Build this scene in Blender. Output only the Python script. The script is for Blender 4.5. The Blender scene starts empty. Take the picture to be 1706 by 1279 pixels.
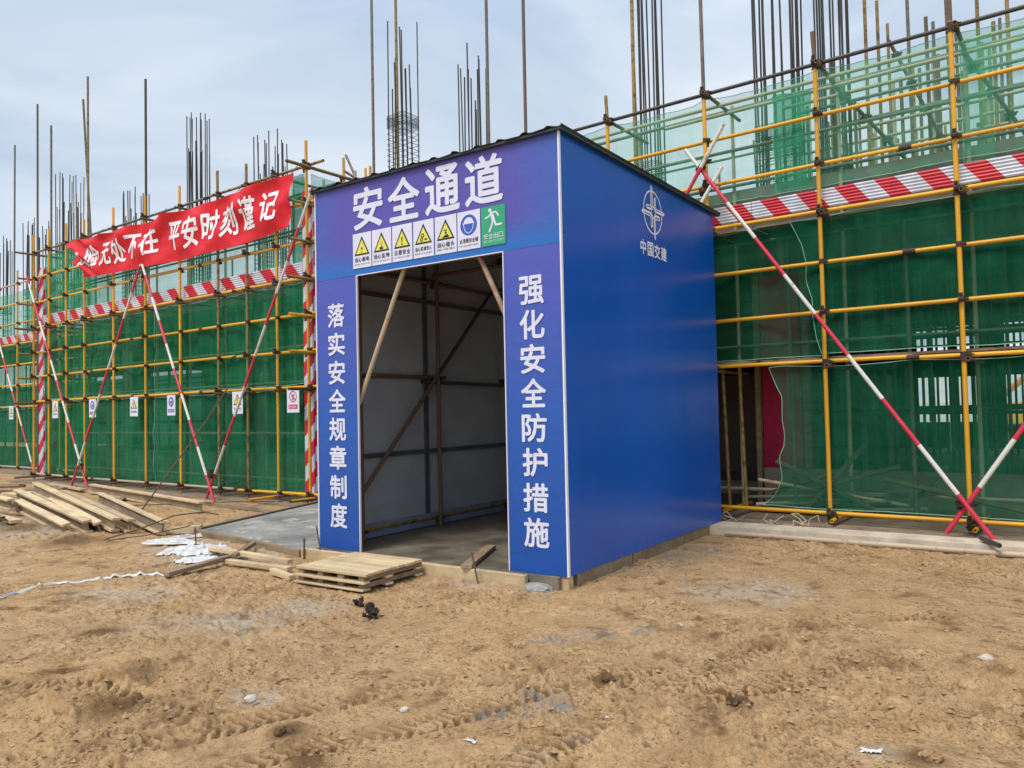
import bpy, math, random
import numpy as np
from mathutils import Matrix, Vector
random.seed(7)
rnd = random.Random(11)
scene = bpy.context.scene
C = scene.collection

# ------------------------------------------------------------ camera, sky, sun
def make_camera():
    yaw, pitch, roll = map(math.radians, (36.907, 1.902, -1.215))
    cy, sy = math.cos(yaw), math.sin(yaw)
    fw = Vector((-sy * math.cos(pitch), cy * math.cos(pitch), math.sin(pitch)))
    r0 = Vector((cy, sy, 0)); u0 = r0.cross(fw)
    r = r0 * math.cos(roll) + u0 * math.sin(roll)
    u = u0 * math.cos(roll) - r0 * math.sin(roll)
    cam = bpy.data.cameras.new('camera')
    cam.sensor_width = 36.0
    cam.lens = 1289.9 / 1706 * 36.0
    cam.clip_start = 0.05; cam.clip_end = 2000
    o = bpy.data.objects.new('camera', cam); C.objects.link(o)
    m = Matrix((( r.x, u.x, -fw.x, 0), (r.y, u.y, -fw.y, 0), (r.z, u.z, -fw.z, 1.5), (0, 0, 0, 1)))
    o.matrix_world = m
    scene.camera = o
make_camera()

SUN_EL, SUN_AZ = 58, 184      # azimuth the sun stands at, degrees clockwise from +Y
w = bpy.data.worlds.new('World'); scene.world = w; w.use_nodes = True
nt = w.node_tree; N = nt.nodes; Lk = nt.links; N.clear()
out = N.new('ShaderNodeOutputWorld'); bg = N.new('ShaderNodeBackground'); bg.inputs[1].default_value = 0.10
sky = N.new('ShaderNodeTexSky'); sky.sky_type = 'NISHITA'; sky.sun_disc = False
sky.sun_elevation = math.radians(SUN_EL); sky.sun_rotation = math.radians(SUN_AZ)
tc = N.new('ShaderNodeTexCoord'); mp = N.new('ShaderNodeMapping'); mp.inputs['Scale'].default_value = (1, 1, 3.2)
mp.inputs['Rotation'].default_value = (0.25, 0.15, 0.4)
nz = N.new('ShaderNodeTexNoise'); nz.inputs['Scale'].default_value = 1.7; nz.inputs['Detail'].default_value = 5; nz.inputs['Roughness'].default_value = .5
nz.inputs['Distortion'].default_value = .6
cr = N.new('ShaderNodeValToRGB')
cr.color_ramp.elements[0].position = .38; cr.color_ramp.elements[0].color = (2.95, 3.65, 4.55, 1)
cr.color_ramp.elements[1].position = .66; cr.color_ramp.elements[1].color = (5.2, 5.5, 5.8, 1)
mx = N.new('ShaderNodeMix'); mx.data_type = 'RGBA'; mx.inputs[0].default_value = .88
Lk.new(tc.outputs['Generated'], mp.inputs[0]); Lk.new(mp.outputs[0], nz.inputs['Vector']); Lk.new(nz.outputs[0], cr.inputs[0])
# overcast dome: luminance rises smoothly towards the zenith
sep = N.new('ShaderNodeSeparateXYZ'); Lk.new(tc.outputs['Generated'], sep.inputs[0])
mr = N.new('ShaderNodeMapRange'); mr.interpolation_type = 'SMOOTHSTEP'; Lk.new(sep.outputs[2], mr.inputs[0]); mr.inputs[1].default_value = .30; mr.inputs[2].default_value = 1.0; mr.inputs[3].default_value = 1.0; mr.inputs[4].default_value = 1.7
vm = N.new('ShaderNodeVectorMath'); vm.operation = 'SCALE'; Lk.new(cr.outputs[0], vm.inputs[0]); Lk.new(mr.outputs[0], vm.inputs['Scale'])
Lk.new(sky.outputs[0], mx.inputs[6]); Lk.new(vm.outputs[0], mx.inputs[7]); Lk.new(mx.outputs[2], bg.inputs[0]); Lk.new(bg.outputs[0], out.inputs[0])

sl = bpy.data.lights.new('sun', 'SUN'); sl.energy = 1.5; sl.angle = math.radians(22); sl.color = (1, .93, .82)
so = bpy.data.objects.new('sun', sl); C.objects.link(so)
az, el = math.radians(SUN_AZ), math.radians(SUN_EL)
sd = Vector((math.sin(az) * math.cos(el), math.cos(az) * math.cos(el), math.sin(el)))
so.rotation_euler = sd.to_track_quat('Z', 'Y').to_euler()
scene.view_settings.view_transform = 'Standard'; scene.view_settings.look = 'None'
scene.view_settings.exposure = 0.8; scene.view_settings.gamma = 1.0
try: scene.view_settings.use_curve_mapping = False
except Exception: pass
scene.render.engine = 'CYCLES'
scene.cycles.transparent_max_bounces = 24
scene.cycles.max_bounces = 6

# ------------------------------------------------------------ materials
def lin(r, g, b):
    f = lambda c: (c / 255 / 12.92) if c / 255 <= .04045 else ((c / 255 + .055) / 1.055) ** 2.4
    return (f(r), f(g), f(b), 1)
class Mat:
    def __init__(s, name):
        s.m = bpy.data.materials.new(name); s.m.use_nodes = True
        s.t = s.m.node_tree; s.b = s.t.nodes['Principled BSDF']; s.tc = s.t.nodes.new('ShaderNodeTexCoord')
    def n(s, k, **kw):
        x = s.t.nodes.new(k)
        for a, v in kw.items(): setattr(x, a, v)
        return x
    def l(s, a, b): s.t.links.new(a, b)
    def noise(s, scale, detail=4, rough=.55, vec=None, dist=0):
        x = s.n('ShaderNodeTexNoise'); x.inputs['Scale'].default_value = scale; x.inputs['Detail'].default_value = detail
        x.inputs['Roughness'].default_value = rough; x.inputs['Distortion'].default_value = dist
        s.l(vec if vec is not None else s.pos(), x.inputs['Vector']); return x.outputs[0]
    def pos(s):
        if not hasattr(s, 'g'): s.g = s.n('ShaderNodeNewGeometry')
        return s.g.outputs['Position']
    def stretch(s, vec, sc, rot=(0, 0, 0)):
        x = s.n('ShaderNodeMapping'); x.inputs['Scale'].default_value = sc; x.inputs['Rotation'].default_value = rot
        s.l(vec, x.inputs[0]); return x.outputs[0]
    def ramp(s, f, stops):
        x = s.n('ShaderNodeValToRGB'); e = x.color_ramp.elements
        while len(e) < len(stops): e.new(.5)
        for k, (p, c) in enumerate(stops): e[k].position = p; e[k].color = c if len(c) == 4 else (*c, 1)
        s.l(f, x.inputs[0]); return x.outputs[0]
    def mix(s, f, a, b, mode='MIX'):
        x = s.n('ShaderNodeMix', data_type='RGBA', blend_type=mode)
        for i, v in ((0, f), (6, a), (7, b)):
            if hasattr(v, 'is_output') or isinstance(v, bpy.types.NodeSocket): s.l(v, x.inputs[i])
            else: x.inputs[i].default_value = v
        return x.outputs[2]
    def math(s, op, a, b=0.0, c=0.0):
        x = s.n('ShaderNodeMath', operation=op)
        for i, v in enumerate((a, b, c)):
            if isinstance(v, bpy.types.NodeSocket): s.l(v, x.inputs[i])
            else: x.inputs[i].default_value = v
        return x.outputs[0]
    def color(s, c):
        if isinstance(c, bpy.types.NodeSocket): s.l(c, s.b.inputs['Base Color'])
        else: s.b.inputs['Base Color'].default_value = c
        return s
    def rough(s, v):
        if isinstance(v, bpy.types.NodeSocket): s.l(v, s.b.inputs['Roughness'])
        else: s.b.inputs['Roughness'].default_value = v
        return s
    def bump(s, h, strength=.3, dist=.01):
        x = s.n('ShaderNodeBump'); x.inputs['Strength'].default_value = strength; x.inputs['Distance'].default_value = dist
        s.l(h, x.inputs['Height']); s.l(x.outputs[0], s.b.inputs['Normal']); return s

def painted_tube(name, base, dirt, wear=.60, rough=.45):
    m = Mat(name)
    oi = m.n('ShaderNodeObjectInfo')
    v = m.math('MULTIPLY_ADD', oi.outputs['Random'], .3, .82)
    c0 = m.mix(1.0, base, m.n('ShaderNodeCombineColor').outputs[0], 'MULTIPLY')
    cc = m.t.nodes[-1] if False else None
    comb = m.n('ShaderNodeCombineColor'); [m.l(v, comb.inputs[i]) for i in range(3)]
    c = m.mix(1.0, base, comb.outputs[0], 'MULTIPLY')
    f = m.ramp(m.noise(9, 6, .7), [(wear, (0, 0, 0)), (wear + .1, (1, 1, 1))])
    c = m.mix(f, c, dirt)
    f2 = m.ramp(m.noise(2.0, 3, .6), [(.35, (0, 0, 0)), (.75, (.45, .45, .45))])
    c = m.mix(f2, c, (base[0] * .55 + .03, base[1] * .5 + .03, base[2] * .5 + .025, 1))
    m.color(c).rough(rough).bump(m.noise(60, 3), .15, .003)
    return m.m
def simple(name, c, rough=.6, var=.25, scale=6, bump=.2, bscale=40, metallic=0):
    m = Mat(name)
    d = (c[0] * (1 - var), c[1] * (1 - var), c[2] * (1 - var), 1); h = (min(1, c[0] * (1 + var)), min(1, c[1] * (1 + var)), min(1, c[2] * (1 + var)), 1)
    m.color(m.ramp(m.noise(scale, 6, .65), [(.3, d), (.7, h)])).rough(rough)
    m.bump(m.noise(bscale, 4), bump, .004); m.b.inputs['Metallic'].default_value = metallic
    return m.m

M = {}
M['yellow'] = painted_tube('yellow_paint', (.80, .40, .015, 1), (.12, .06, .02, 1), .64)
M['oldyellow'] = painted_tube('worn_yellow_paint', (.33, .22, .055, 1), (.09, .06, .035, 1), .5)
M['darktube'] = painted_tube('dark_steel_tube', (.055, .055, .05, 1), (.10, .06, .035, 1), .55, .5)
M['greytube'] = painted_tube('grey_steel_tube', (.16, .15, .12, 1), (.13, .07, .035, 1), .5, .5)
M['browntube'] = painted_tube('rusty_brown_tube', (.17, .10, .065, 1), (.30, .25, .18, 1), .6, .7)
M['paletube'] = painted_tube('pale_tube', (.52, .42, .30, 1), (.20, .13, .08, 1), .6, .6)
M['rust'] = simple('rusty_coupler_steel', (.055, .034, .024, 1), .75, .5, 30)
M['rebar'] = simple('dark_rebar', (.050, .043, .038, 1), .7, .3, 20)
M['rustbar'] = simple('rusty_rebar', (.12, .06, .035, 1), .8, .4, 20)
M['white'] = simple('white_plastic', (.60, .60, .60, 1), .45, .05, 5, .1)
M['print_white'] = simple('printed_white', (.68, .70, .86, 1), .45, .06, 5, .05)
M['print_black'] = simple('printed_black', (.02, .022, .025, 1), .5, .1)
M['print_yellow'] = simple('printed_yellow', (.72, .70, .10, 1), .45, .06)
M['print_blue'] = simple('printed_blue', (.04, .11, .50, 1), .45, .1)
M['print_navy'] = simple('printed_navy', (.10, .14, .40, 1), .45, .1)
M['print_red'] = simple('printed_red', (.65, .05, .12, 1), .45, .1)
M['print_green'] = simple('printed_green', (.03, .36, .19, 1), .45, .06)
M['placard'] = simple('placard_white', (.70, .70, .84, 1), .45, .05)
M['cement_lump'] = simple('cement_lump', (.30, .29, .27, 1), .9, .25, 20, .6)
M['clod_dark'] = simple('burnt_lump', (.035, .022, .016, 1), .9, .5, 60, .8)
M['steel_box'] = simple('galvanised_rail', (.07, .08, .095, 1), .5, .2, 4)
M['roof'] = simple('dark_green_roof_sheet', (.025, .04, .038, 1), .5, .4, 6)
M['plinth'] = simple('damp_concrete', (.20, .175, .14, 1), .85, .3, 3, .4, 20)

def mat_stripes(name, axis_a, axis_b, period, lean, phase=0.0, slot='Object'):
    """red and white printed stripes on corrugated sheet; coordinates of the object itself"""
    m = Mat(name); sx = m.n('ShaderNodeSeparateXYZ'); m.l(m.tc.outputs['Object'], sx.inputs[0])
    t = m.math('MULTIPLY_ADD', sx.outputs[axis_b], lean, sx.outputs[axis_a])
    wob = m.noise(1.1, 2); t = m.math('MULTIPLY_ADD', wob, .03, t)
    t = m.math('MULTIPLY_ADD', t, 1 / period, phase); t = m.math('FRACT', t)
    f = m.math('GREATER_THAN', t, .5)
    dirt = m.ramp(m.noise(3, 5, .6), [(.3, (.62, .6, .56)), (.6, (1, 1, 1))])
    c = m.mix(f, (.60, .018, .045, 1), (.60, .64, .74, 1)); c = m.mix(.8, c, dirt, 'MULTIPLY')
    m.color(c).rough(.4); return m.m
M['stripeR'] = mat_stripes('red_white_toe_board', 0, 2, .448, .75, .18)
M['stripeL'] = mat_stripes('red_white_toe_board_left', 0, 2, .62, 1.0, .03)
M['stripeV'] = mat_stripes('red_white_corner_board', 2, 0, .50, -.95, 0)
M['stripeV2'] = mat_stripes('red_white_corner_board_side', 2, 1, .50, -.95, .3)
def mat_brace():
    m = Mat('red_white_brace_paint'); sx = m.n('ShaderNodeSeparateXYZ'); m.l(m.tc.outputs['Object'], sx.inputs[0])
    return m, sx.outputs[2]
BRACE = {}
def brace_mat(L, phase, period=1.18):
    key = (round(L, 2), phase)
    m, z = mat_brace()
    t = m.math('MULTIPLY_ADD', z, L / period, phase); t = m.math('FRACT', t); f = m.math('GREATER_THAN', t, .5)
    c = m.mix(f, (.62, .03, .07, 1), (.68, .66, .60, 1))
    g = m.ramp(m.noise(14, 6, .7), [(.58, (0, 0, 0)), (.68, (1, 1, 1))])
    c = m.mix(g, c, (.30, .22, .15, 1)); m.color(c).rough(.5)
    return m.m

def mat_net(name, col, t, streak=.25, wr=1.0):
    m = Mat(name); t_ = m.t; t_.nodes.remove(m.b)
    o = [x for x in t_.nodes if x.type == 'OUTPUT_MATERIAL'][0]
    v1 = m.noise(1.0, 5, .65, m.stretch(m.pos(), (9, 9, .45)))
    v2 = m.noise(1.0, 5, .65, m.stretch(m.pos(), (.8, .8, 11)))
    v3 = m.noise(.9, 4, .6)
    v = m.math('ADD', m.math('MULTIPLY', v1, .45), m.math('MULTIPLY', v2, .35)); v = m.math('MULTIPLY_ADD', v3, .4, v)
    # weave: fades into an even tone at distance
    f = m.math('MULTIPLY_ADD', v, streak * 2.2, t - streak * 1.32)
    cl = m.n('ShaderNodeClamp'); m.l(f, cl.inputs[0]); cl.inputs[1].default_value = .03; cl.inputs[2].default_value = .93
    d = m.n('ShaderNodeBsdfDiffuse'); tr = m.n('ShaderNodeBsdfTranslucent'); tp = m.n('ShaderNodeBsdfTransparent')
    cv = m.ramp(v, [(.35, (col[0] * 1.3 + .01, col[1] * 1.3, col[2] * 1.3)), (.62, col), (.85, (col[0] * .55, col[1] * .62, col[2] * .62))])
    m.l(cv, d.inputs[0]); m.l(cv, tr.inputs[0]); tp.inputs[0].default_value = (.93, 1, .97, 1)
    bp = m.n('ShaderNodeBump'); bp.inputs['Strength'].default_value = .5 * wr; bp.inputs['Distance'].default_value = .03
    m.l(v, bp.inputs['Height']); m.l(bp.outputs[0], d.inputs['Normal'])
    a = m.n('ShaderNodeMixShader'); a.inputs[0].default_value = .35; m.l(d.outputs[0], a.inputs[1]); m.l(tr.outputs[0], a.inputs[2])
    b = m.n('ShaderNodeMixShader'); m.l(cl.outputs[0], b.inputs[0]); m.l(a.outputs[0], b.inputs[1]); m.l(tp.outputs[0], b.inputs[2])
    m.l(b.outputs[0], o.inputs['Surface']); return m.m
NG = (.006, .235, .125)
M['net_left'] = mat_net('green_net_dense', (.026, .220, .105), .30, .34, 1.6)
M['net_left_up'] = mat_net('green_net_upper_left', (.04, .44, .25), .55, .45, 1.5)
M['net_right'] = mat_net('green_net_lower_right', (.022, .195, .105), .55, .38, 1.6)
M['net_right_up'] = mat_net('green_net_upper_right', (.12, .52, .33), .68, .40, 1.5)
M['net_fold'] = mat_net('green_net_folded', (.02, .34, .17), .32, .34, 1.5)
M['net_cord'] = simple('pale_green_cord', (.25, .55, .42, 1), .7, .1)

def mat_wood(name, a, b, axis=0, sc=14):
    m = Mat(name); s = [22, 22, 22]; s[axis] = 1.2
    oi = m.n('ShaderNodeObjectInfo'); ad = m.n('ShaderNodeVectorMath', operation='ADD'); m.l(m.tc.outputs['Object'], ad.inputs[0])
    cx = m.n('ShaderNodeCombineXYZ'); m.l(m.math('MULTIPLY', oi.outputs['Random'], 17.0), cx.inputs[0]); m.l(cx.outputs[0], ad.inputs[1])
    g = m.noise(1.0, 5, .6, m.stretch(ad.outputs[0], tuple(s)), .3)
    c = m.ramp(g, [(.3, a), (.7, b)])
    d = m.ramp(m.noise(2.5, 5, .65), [(.42, (1, 1, 1)), (.75, (.55, .50, .46))]); c = m.mix(.9, c, d, 'MULTIPLY')
    k = m.n('ShaderNodeMapRange'); m.l(oi.outputs['Random'], k.inputs[0]); k.inputs[3].default_value = .8; k.inputs[4].default_value = 1.15
    cc = m.n('ShaderNodeCombineColor'); [m.l(k.outputs[0], cc.inputs[i]) for i in range(3)]
    c = m.mix(1.0, c, cc.outputs[0], 'MULTIPLY')
    m.color(c).rough(.75).bump(g, .35, .004); return m.m
M['wood'] = mat_wood('sawn_timber', (.52, .39, .22, 1), (.72, .57, .36, 1))
M['wood_dark'] = mat_wood('old_timber', (.22, .16, .10, 1), (.38, .29, .19, 1))
M['wood_grimy'] = mat_wood('grimy_timber', (.09, .07, .05, 1), (.17, .13, .09, 1))
M['ply_red'] = mat_wood('red_faced_plywood', (.55, .014, .07, 1), (.70, .025, .10, 1), 2)

def mat_side():
    m = Mat('blue_steel_panel')
    n1 = m.noise(1.2, 3, .5, m.stretch(m.pos(), (1, 1, .2)))
    c = m.ramp(n1, [(.3, (.001, .086, .47, 1)), (.7, (.001, .104, .55, 1))])
    spl = m.ramp(m.noise(1.0, 5, .7, m.stretch(m.pos(), (7, 7, 1.5))), [(.70, (0, 0, 0)), (.78, (.35, .35, .35))])
    c = m.mix(spl, c, (.05, .11, .30, 1))
    sz_ = m.n('ShaderNodeSeparateXYZ'); m.l(m.pos(), sz_.inputs[0]); lo = m.n('ShaderNodeMapRange'); m.l(sz_.outputs[2], lo.inputs[0]); lo.inputs[1].default_value = .10; lo.inputs[2].default_value = .38; lo.inputs[3].default_value = .8; lo.inputs[4].default_value = 0
    mud = m.ramp(m.noise(16, 6, .75), [(.56, (0, 0, 0)), (.66, (1, 1, 1))]); c = m.mix(m.math('MULTIPLY', m.math('MULTIPLY', mud, lo.outputs[0]), .45), c, (.20, .14, .09, 1))
    m.color(c).rough(.24)
    wv = m.n('ShaderNodeTexWave'); wv.bands_direction = 'Y'; wv.inputs['Scale'].default_value = 9; wv.inputs['Distortion'].default_value = 0
    m.l(m.tc.outputs['Object'], wv.inputs[0])
    h = m.math('ADD', m.math('MULTIPLY', wv.outputs['Fac'], .25), m.math('MULTIPLY', m.noise(1.6, 2), 1.5))
    m.bump(h, .14, .012); return m.m
M['side'] = mat_side()
def mat_banner_vinyl():
    """printed vinyl: violet in the middle of the header, blue towards its ends and down the columns"""
    m = Mat('printed_blue_vinyl'); sx = m.n('ShaderNodeSeparateXYZ'); m.l(m.tc.outputs['Object'], sx.inputs[0])
    zz = m.n('ShaderNodeMapRange'); m.l(sx.outputs[2], zz.inputs[0]); zz.inputs[1].default_value = .2; zz.inputs[2].default_value = 2.8
    col = m.ramp(zz.outputs[0], [(0, (.006, .075, .36, 1)), (.45, (.016, .095, .42, 1)), (1, (.075, .095, .46, 1))])
    hz = m.n('ShaderNodeMapRange'); m.l(sx.outputs[2], hz.inputs[0]); hz.inputs[1].default_value = 2.93; hz.inputs[2].default_value = 3.2
    hx = m.math('ABSOLUTE', m.math('ADD', sx.outputs[0], 1.6))
    hm = m.n('ShaderNodeMapRange'); m.l(hx, hm.inputs[0]); hm.inputs[1].default_value = 1.0; hm.inputs[2].default_value = 1.6; hm.inputs[3].default_value = 1; hm.inputs[4].default_value = .45
    hd = m.mix(m.math('MULTIPLY', hz.outputs[0], hm.outputs[0]), (.014, .14, .50, 1), (.092, .078, .40, 1))
    f = m.math('GREATER_THAN', sx.outputs[2], 2.906)
    m.color(m.mix(f, col, hd)).rough(.42)
    h = m.math('ADD', m.noise(2.2, 4, .55, None, 1.2), m.math('MULTIPLY', m.noise(9, 3, .5, m.stretch(m.pos(), (.5, .5, 1.6)), 1.0), .25))
    m.bump(h, .30, .02); return m.m
M['vinyl'] = mat_banner_vinyl()
M['inner'] = simple('grey_inner_lining', (.37, .40, .46, 1), .6, .12, 2)
M['skirt'] = simple('pale_blue_skirting_sheet', (.22, .25, .40, 1), .6, .2, 3)
M['trim'] = simple('white_trim', (.86, .86, .92, 1), .5, .04, 8)
def mat_conc():
    m = Mat('pale_concrete')
    n1 = m.noise(1.4, 7, .65); n2 = m.noise(7, 6, .7, None, .8)
    c = m.ramp(n1, [(.32, (.145, .145, .135, 1)), (.50, (.25, .25, .235, 1)), (.68, (.36, .34, .30, 1))])
    c = m.mix(m.ramp(n2, [(.5, (0, 0, 0)), (.75, (.8, .8, .8))]), c, (.20, .165, .12, 1))
    c = m.mix(m.ramp(m.noise(2.3, 5, .6, None, 1.5), [(.56, (0, 0, 0)), (.64, (.7, .7, .7))]), c, (.50, .48, .43, 1)); c = m.mix(m.ramp(m.noise(28, 3, .7), [(.30, (.8, .8, .8)), (.36, (0, 0, 0))]), c, (.12, .09, .05, 1))
    m.color(c).rough(.8).bump(n2, .4, .01); return m.m
M['concrete'] = mat_conc()
def mat_floor():
    m = Mat('damp_floor_screed')
    n1 = m.noise(1.7, 6, .6)
    c = m.ramp(n1, [(.35, (.10, .085, .065, 1)), (.55, (.17, .145, .11, 1)), (.72, (.28, .24, .18, 1))])
    m.color(c).rough(m.ramp(n1, [(.4, (.3, .3, .3)), (.6, (.75, .75, .75))])).bump(m.noise(14, 5), .25, .008); return m.m
M['floor'] = mat_floor()
M['kerb'] = simple('sandy_concrete_kerb', (.58, .49, .38, 1), .9, .3, 4, .5, 18)
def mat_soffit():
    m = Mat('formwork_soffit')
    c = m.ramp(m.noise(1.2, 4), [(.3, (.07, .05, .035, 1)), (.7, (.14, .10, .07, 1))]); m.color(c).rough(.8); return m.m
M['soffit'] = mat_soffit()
def mat_banner():
    m = Mat('red_banner_cloth')
    n1 = m.noise(2.2, 4, .5, m.stretch(m.pos(), (1.1, 1, 1), (0, .6, 0)), 1.0)
    m.color(m.ramp(n1, [(.3, (.56, .012, .022, 1)), (.7, (.70, .024, .036, 1))])).rough(.6); m.bump(n1, .5, .03); m.b.inputs['Specular IOR Level'].default_value = .25; return m.m
M['banner'] = mat_banner()
def mat_ground():
    m = Mat('sandy_mud')
    big = m.noise(.55, 5, .6); mid = m.noise(3.2, 7, .68, None, .4); fine = m.noise(38, 5, .7); grain = m.noise(160, 3, .7)
    c = m.ramp(mid, [(.24, (.29, .165, .080, 1)), (.40, (.46, .285, .142, 1)), (.56, (.575, .372, .192, 1)), (.74, (.70, .475, .262, 1))])
    c = m.mix(m.ramp(big, [(.38, (0, 0, 0)), (.70, (.55, .55, .55))]), c, (.46, .325, .19, 1))
    cl = m.ramp(m.noise(1.6, 4, .6), [(.36, (.25, .25, .25)), (.62, (1, 1, 1))])
    for sc_, p0, amt, dc in ((5, .40, .45, (.30, .19, .10, 1)), (10, .37, .75, (.20, .110, .045, 1)), (24, .385, .92, (.11, .058, .022, 1)), (50, .40, .95, (.085, .042, .016, 1)), (100, .41, .85, (.12, .062, .024, 1))):
        flk = m.ramp(m.noise(sc_, 4, .75, None, .8), [(p0 - .018, (1, 1, 1)), (p0 + .014, (0, 0, 0))]); c = m.mix(m.math('MULTIPLY', m.math('MULTIPLY', flk, cl), amt), c, dc)
    lt = m.ramp(m.noise(75, 4, .75), [(.62, (0, 0, 0)), (.68, (1, 1, 1))]); c = m.mix(m.math('MULTIPLY', lt, .45), c, (.78, .60, .38, 1))
    c = m.mix(.55, c, m.ramp(fine, [(.30, (.66, .60, .54)), (.5, (1, 1, 1)), (.8, (1.12, 1.10, 1.06))]), 'MULTIPLY')
    at = m.n('ShaderNodeAttribute', attribute_name='stain_and_shade'); sp = m.n('ShaderNodeSeparateColor'); m.l(at.outputs['Color'], sp.inputs[0])
    br = m.math('MULTIPLY', m.ramp(m.noise(9, 6, .7), [(.36, (.0, .0, .0)), (.58, (1, 1, 1))]), sp.outputs[0])
    c = m.mix(m.math('MULTIPLY', br, .75), c, m.ramp(m.noise(22, 3), [(.3, (.34, .31, .26, 1)), (.7, (.58, .53, .45, 1))]))
    bb = m.math('MULTIPLY', m.ramp(m.noise(13, 6, .7), [(.46, (.0, .0, .0)), (.58, (1, 1, 1))]), sp.outputs[2])
    c = m.mix(bb, c, (.21, .22, .22, 1))
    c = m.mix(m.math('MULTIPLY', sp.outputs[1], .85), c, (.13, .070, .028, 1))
    m.color(c).rough(.92)
    h = m.math('ADD', m.math('MULTIPLY', fine, .6), m.math('MULTIPLY', grain, .35)); h = m.math('MULTIPLY_ADD', mid, .25, h); h = m.math('MULTIPLY_ADD', m.noise(85, 4, .8), .6, h)
    m.bump(h, 1.0, .017); m.b.inputs['Specular IOR Level'].default_value = .15; return m.m
M['ground'] = mat_ground()
M['back_net'] = simple('far_green_net', (.02, .10, .07, 1), .9, .3, 2)
M['yard'] = simple('pale_yard', (.46, .47, .42, 1), .9, .12, .4)
M['mach_yellow'] = simple('machine_yellow', (.70, .42, .05, 1), .5)
M['mach_orange'] = simple('machine_orange', (.65, .20, .05, 1), .5)
M['clod'] = simple('soil_clod', (.34, .215, .105, 1), .95, .45, 12, .6)
M['clod_brown'] = simple('dark_soil_clod', (.12, .068, .034, 1), .95, .5, 40, .9)
M['dirt_strip'] = simple('trodden_earth_strip', (.24, .18, .125, 1), .95, .4, 4, .6, 20)
M['pebble'] = simple('pale_pebble', (.50, .46, .38, 1), .85, .2, 12, .3)

# ------------------------------------------------------------ mesh helpers
class MB:
    def __init__(s): s.v = []; s.f = []
    def box(s, x0, x1, y0, y1, z0, z1):
        b = len(s.v); s.v += [(x0, y0, z0), (x1, y0, z0), (x1, y1, z0), (x0, y1, z0), (x0, y0, z1), (x1, y0, z1), (x1, y1, z1), (x0, y1, z1)]
        s.f += [tuple(b + i for i in q) for q in ((0, 3, 2, 1), (4, 5, 6, 7), (0, 1, 5, 4), (1, 2, 6, 5), (2, 3, 7, 6), (3, 0, 4, 7))]; return s
    def tube(s, p0, p1, r, n=8, cap=True, r1=None):
        p0, p1 = Vector(p0), Vector(p1); d = (p1 - p0)
        if d.length < 1e-6: return s
        q = d.to_track_quat('Z', 'Y'); b = len(s.v); r1 = r if r1 is None else r1
        for P, rr in ((p0, r), (p1, r1)):
            for i in range(n):
                a = 2 * math.pi * i / n; s.v.append(tuple(P + q @ Vector((rr * math.cos(a), rr * math.sin(a), 0))))
        for i in range(n): j = (i + 1) % n; s.f.append((b + i, b + j, b + n + j, b + n + i))
        if cap: s.f.append(tuple(b + i for i in reversed(range(n)))); s.f.append(tuple(b + n + i for i in range(n)))
        return s
    def poly(s, pts): b = len(s.v); s.v += [tuple(p) for p in pts]; s.f.append(tuple(range(b, b + len(pts)))); return s
    def path(s, pts, r, n=6):
        for a, b in zip(pts[:-1], pts[1:]): s.tube(a, b, r, n)
        return s
    def prism(s, pts, y0, y1):
        """outline in x,z extruded from y0 to y1"""
        n = len(pts); b = len(s.v); s.v += [(x, y0, z) for x, z in pts] + [(x, y1, z) for x, z in pts]
        s.f.append(tuple(range(b, b + n))); s.f.append(tuple(b + n + i for i in reversed(range(n))))
        for i in range(n): j = (i + 1) % n; s.f.append((b + i, b + n + i, b + n + j, b + j))
        return s
    def mesh(s, name, mat=None, smooth=False):
        m = bpy.data.meshes.new(name); m.from_pydata(s.v, [], s.f); m.update()
        if mat: m.materials.append(mat)
        if smooth:
            m.polygons.foreach_set('use_smooth', [True] * len(m.polygons))
            try: m.set_sharp_from_angle(angle=math.radians(40))
            except Exception: pass
        return m
def ob(name, me, parent=None, loc=None, rz=None):
    o = bpy.data.objects.new(name, me); C.objects.link(o)
    if parent: o.parent = parent
    if loc: o.location = loc
    if rz is not None: o.rotation_euler = (0, 0, rz)
    return o
def tag(o, label=None, cat=None, group=None, kind=None):
    if label: o['label'] = label
    if cat: o['category'] = cat
    if group: o['group'] = group
    if kind: o['kind'] = kind
    return o
def thing(name, label, cat, loc=(0, 0, 0), rz=0, group=None):
    o = ob(name, None, None, loc, rz); o.empty_display_size = .2; return tag(o, label, cat, group)
def bevel_box(name, sx, sy, sz, mat, bev=.004, jit=0, seed=0):
    """box centred in x,y standing on z=0 with chamfered edges and slightly uneven ends"""
    import bmesh
    bm = bmesh.new(); bmesh.ops.create_cube(bm, size=1)
    r = random.Random(seed)
    for v in bm.verts: v.co = Vector((v.co.x * sx + r.uniform(-jit, jit), v.co.y * sy + r.uniform(-jit, jit) * .4, (v.co.z + .5) * sz))
    if bev: bmesh.ops.bevel(bm, geom=bm.edges[:], offset=bev, segments=1, affect='EDGES')
    m = bpy.data.meshes.new(name); bm.to_mesh(m); bm.free(); m.materials.append(mat); return m

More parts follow.
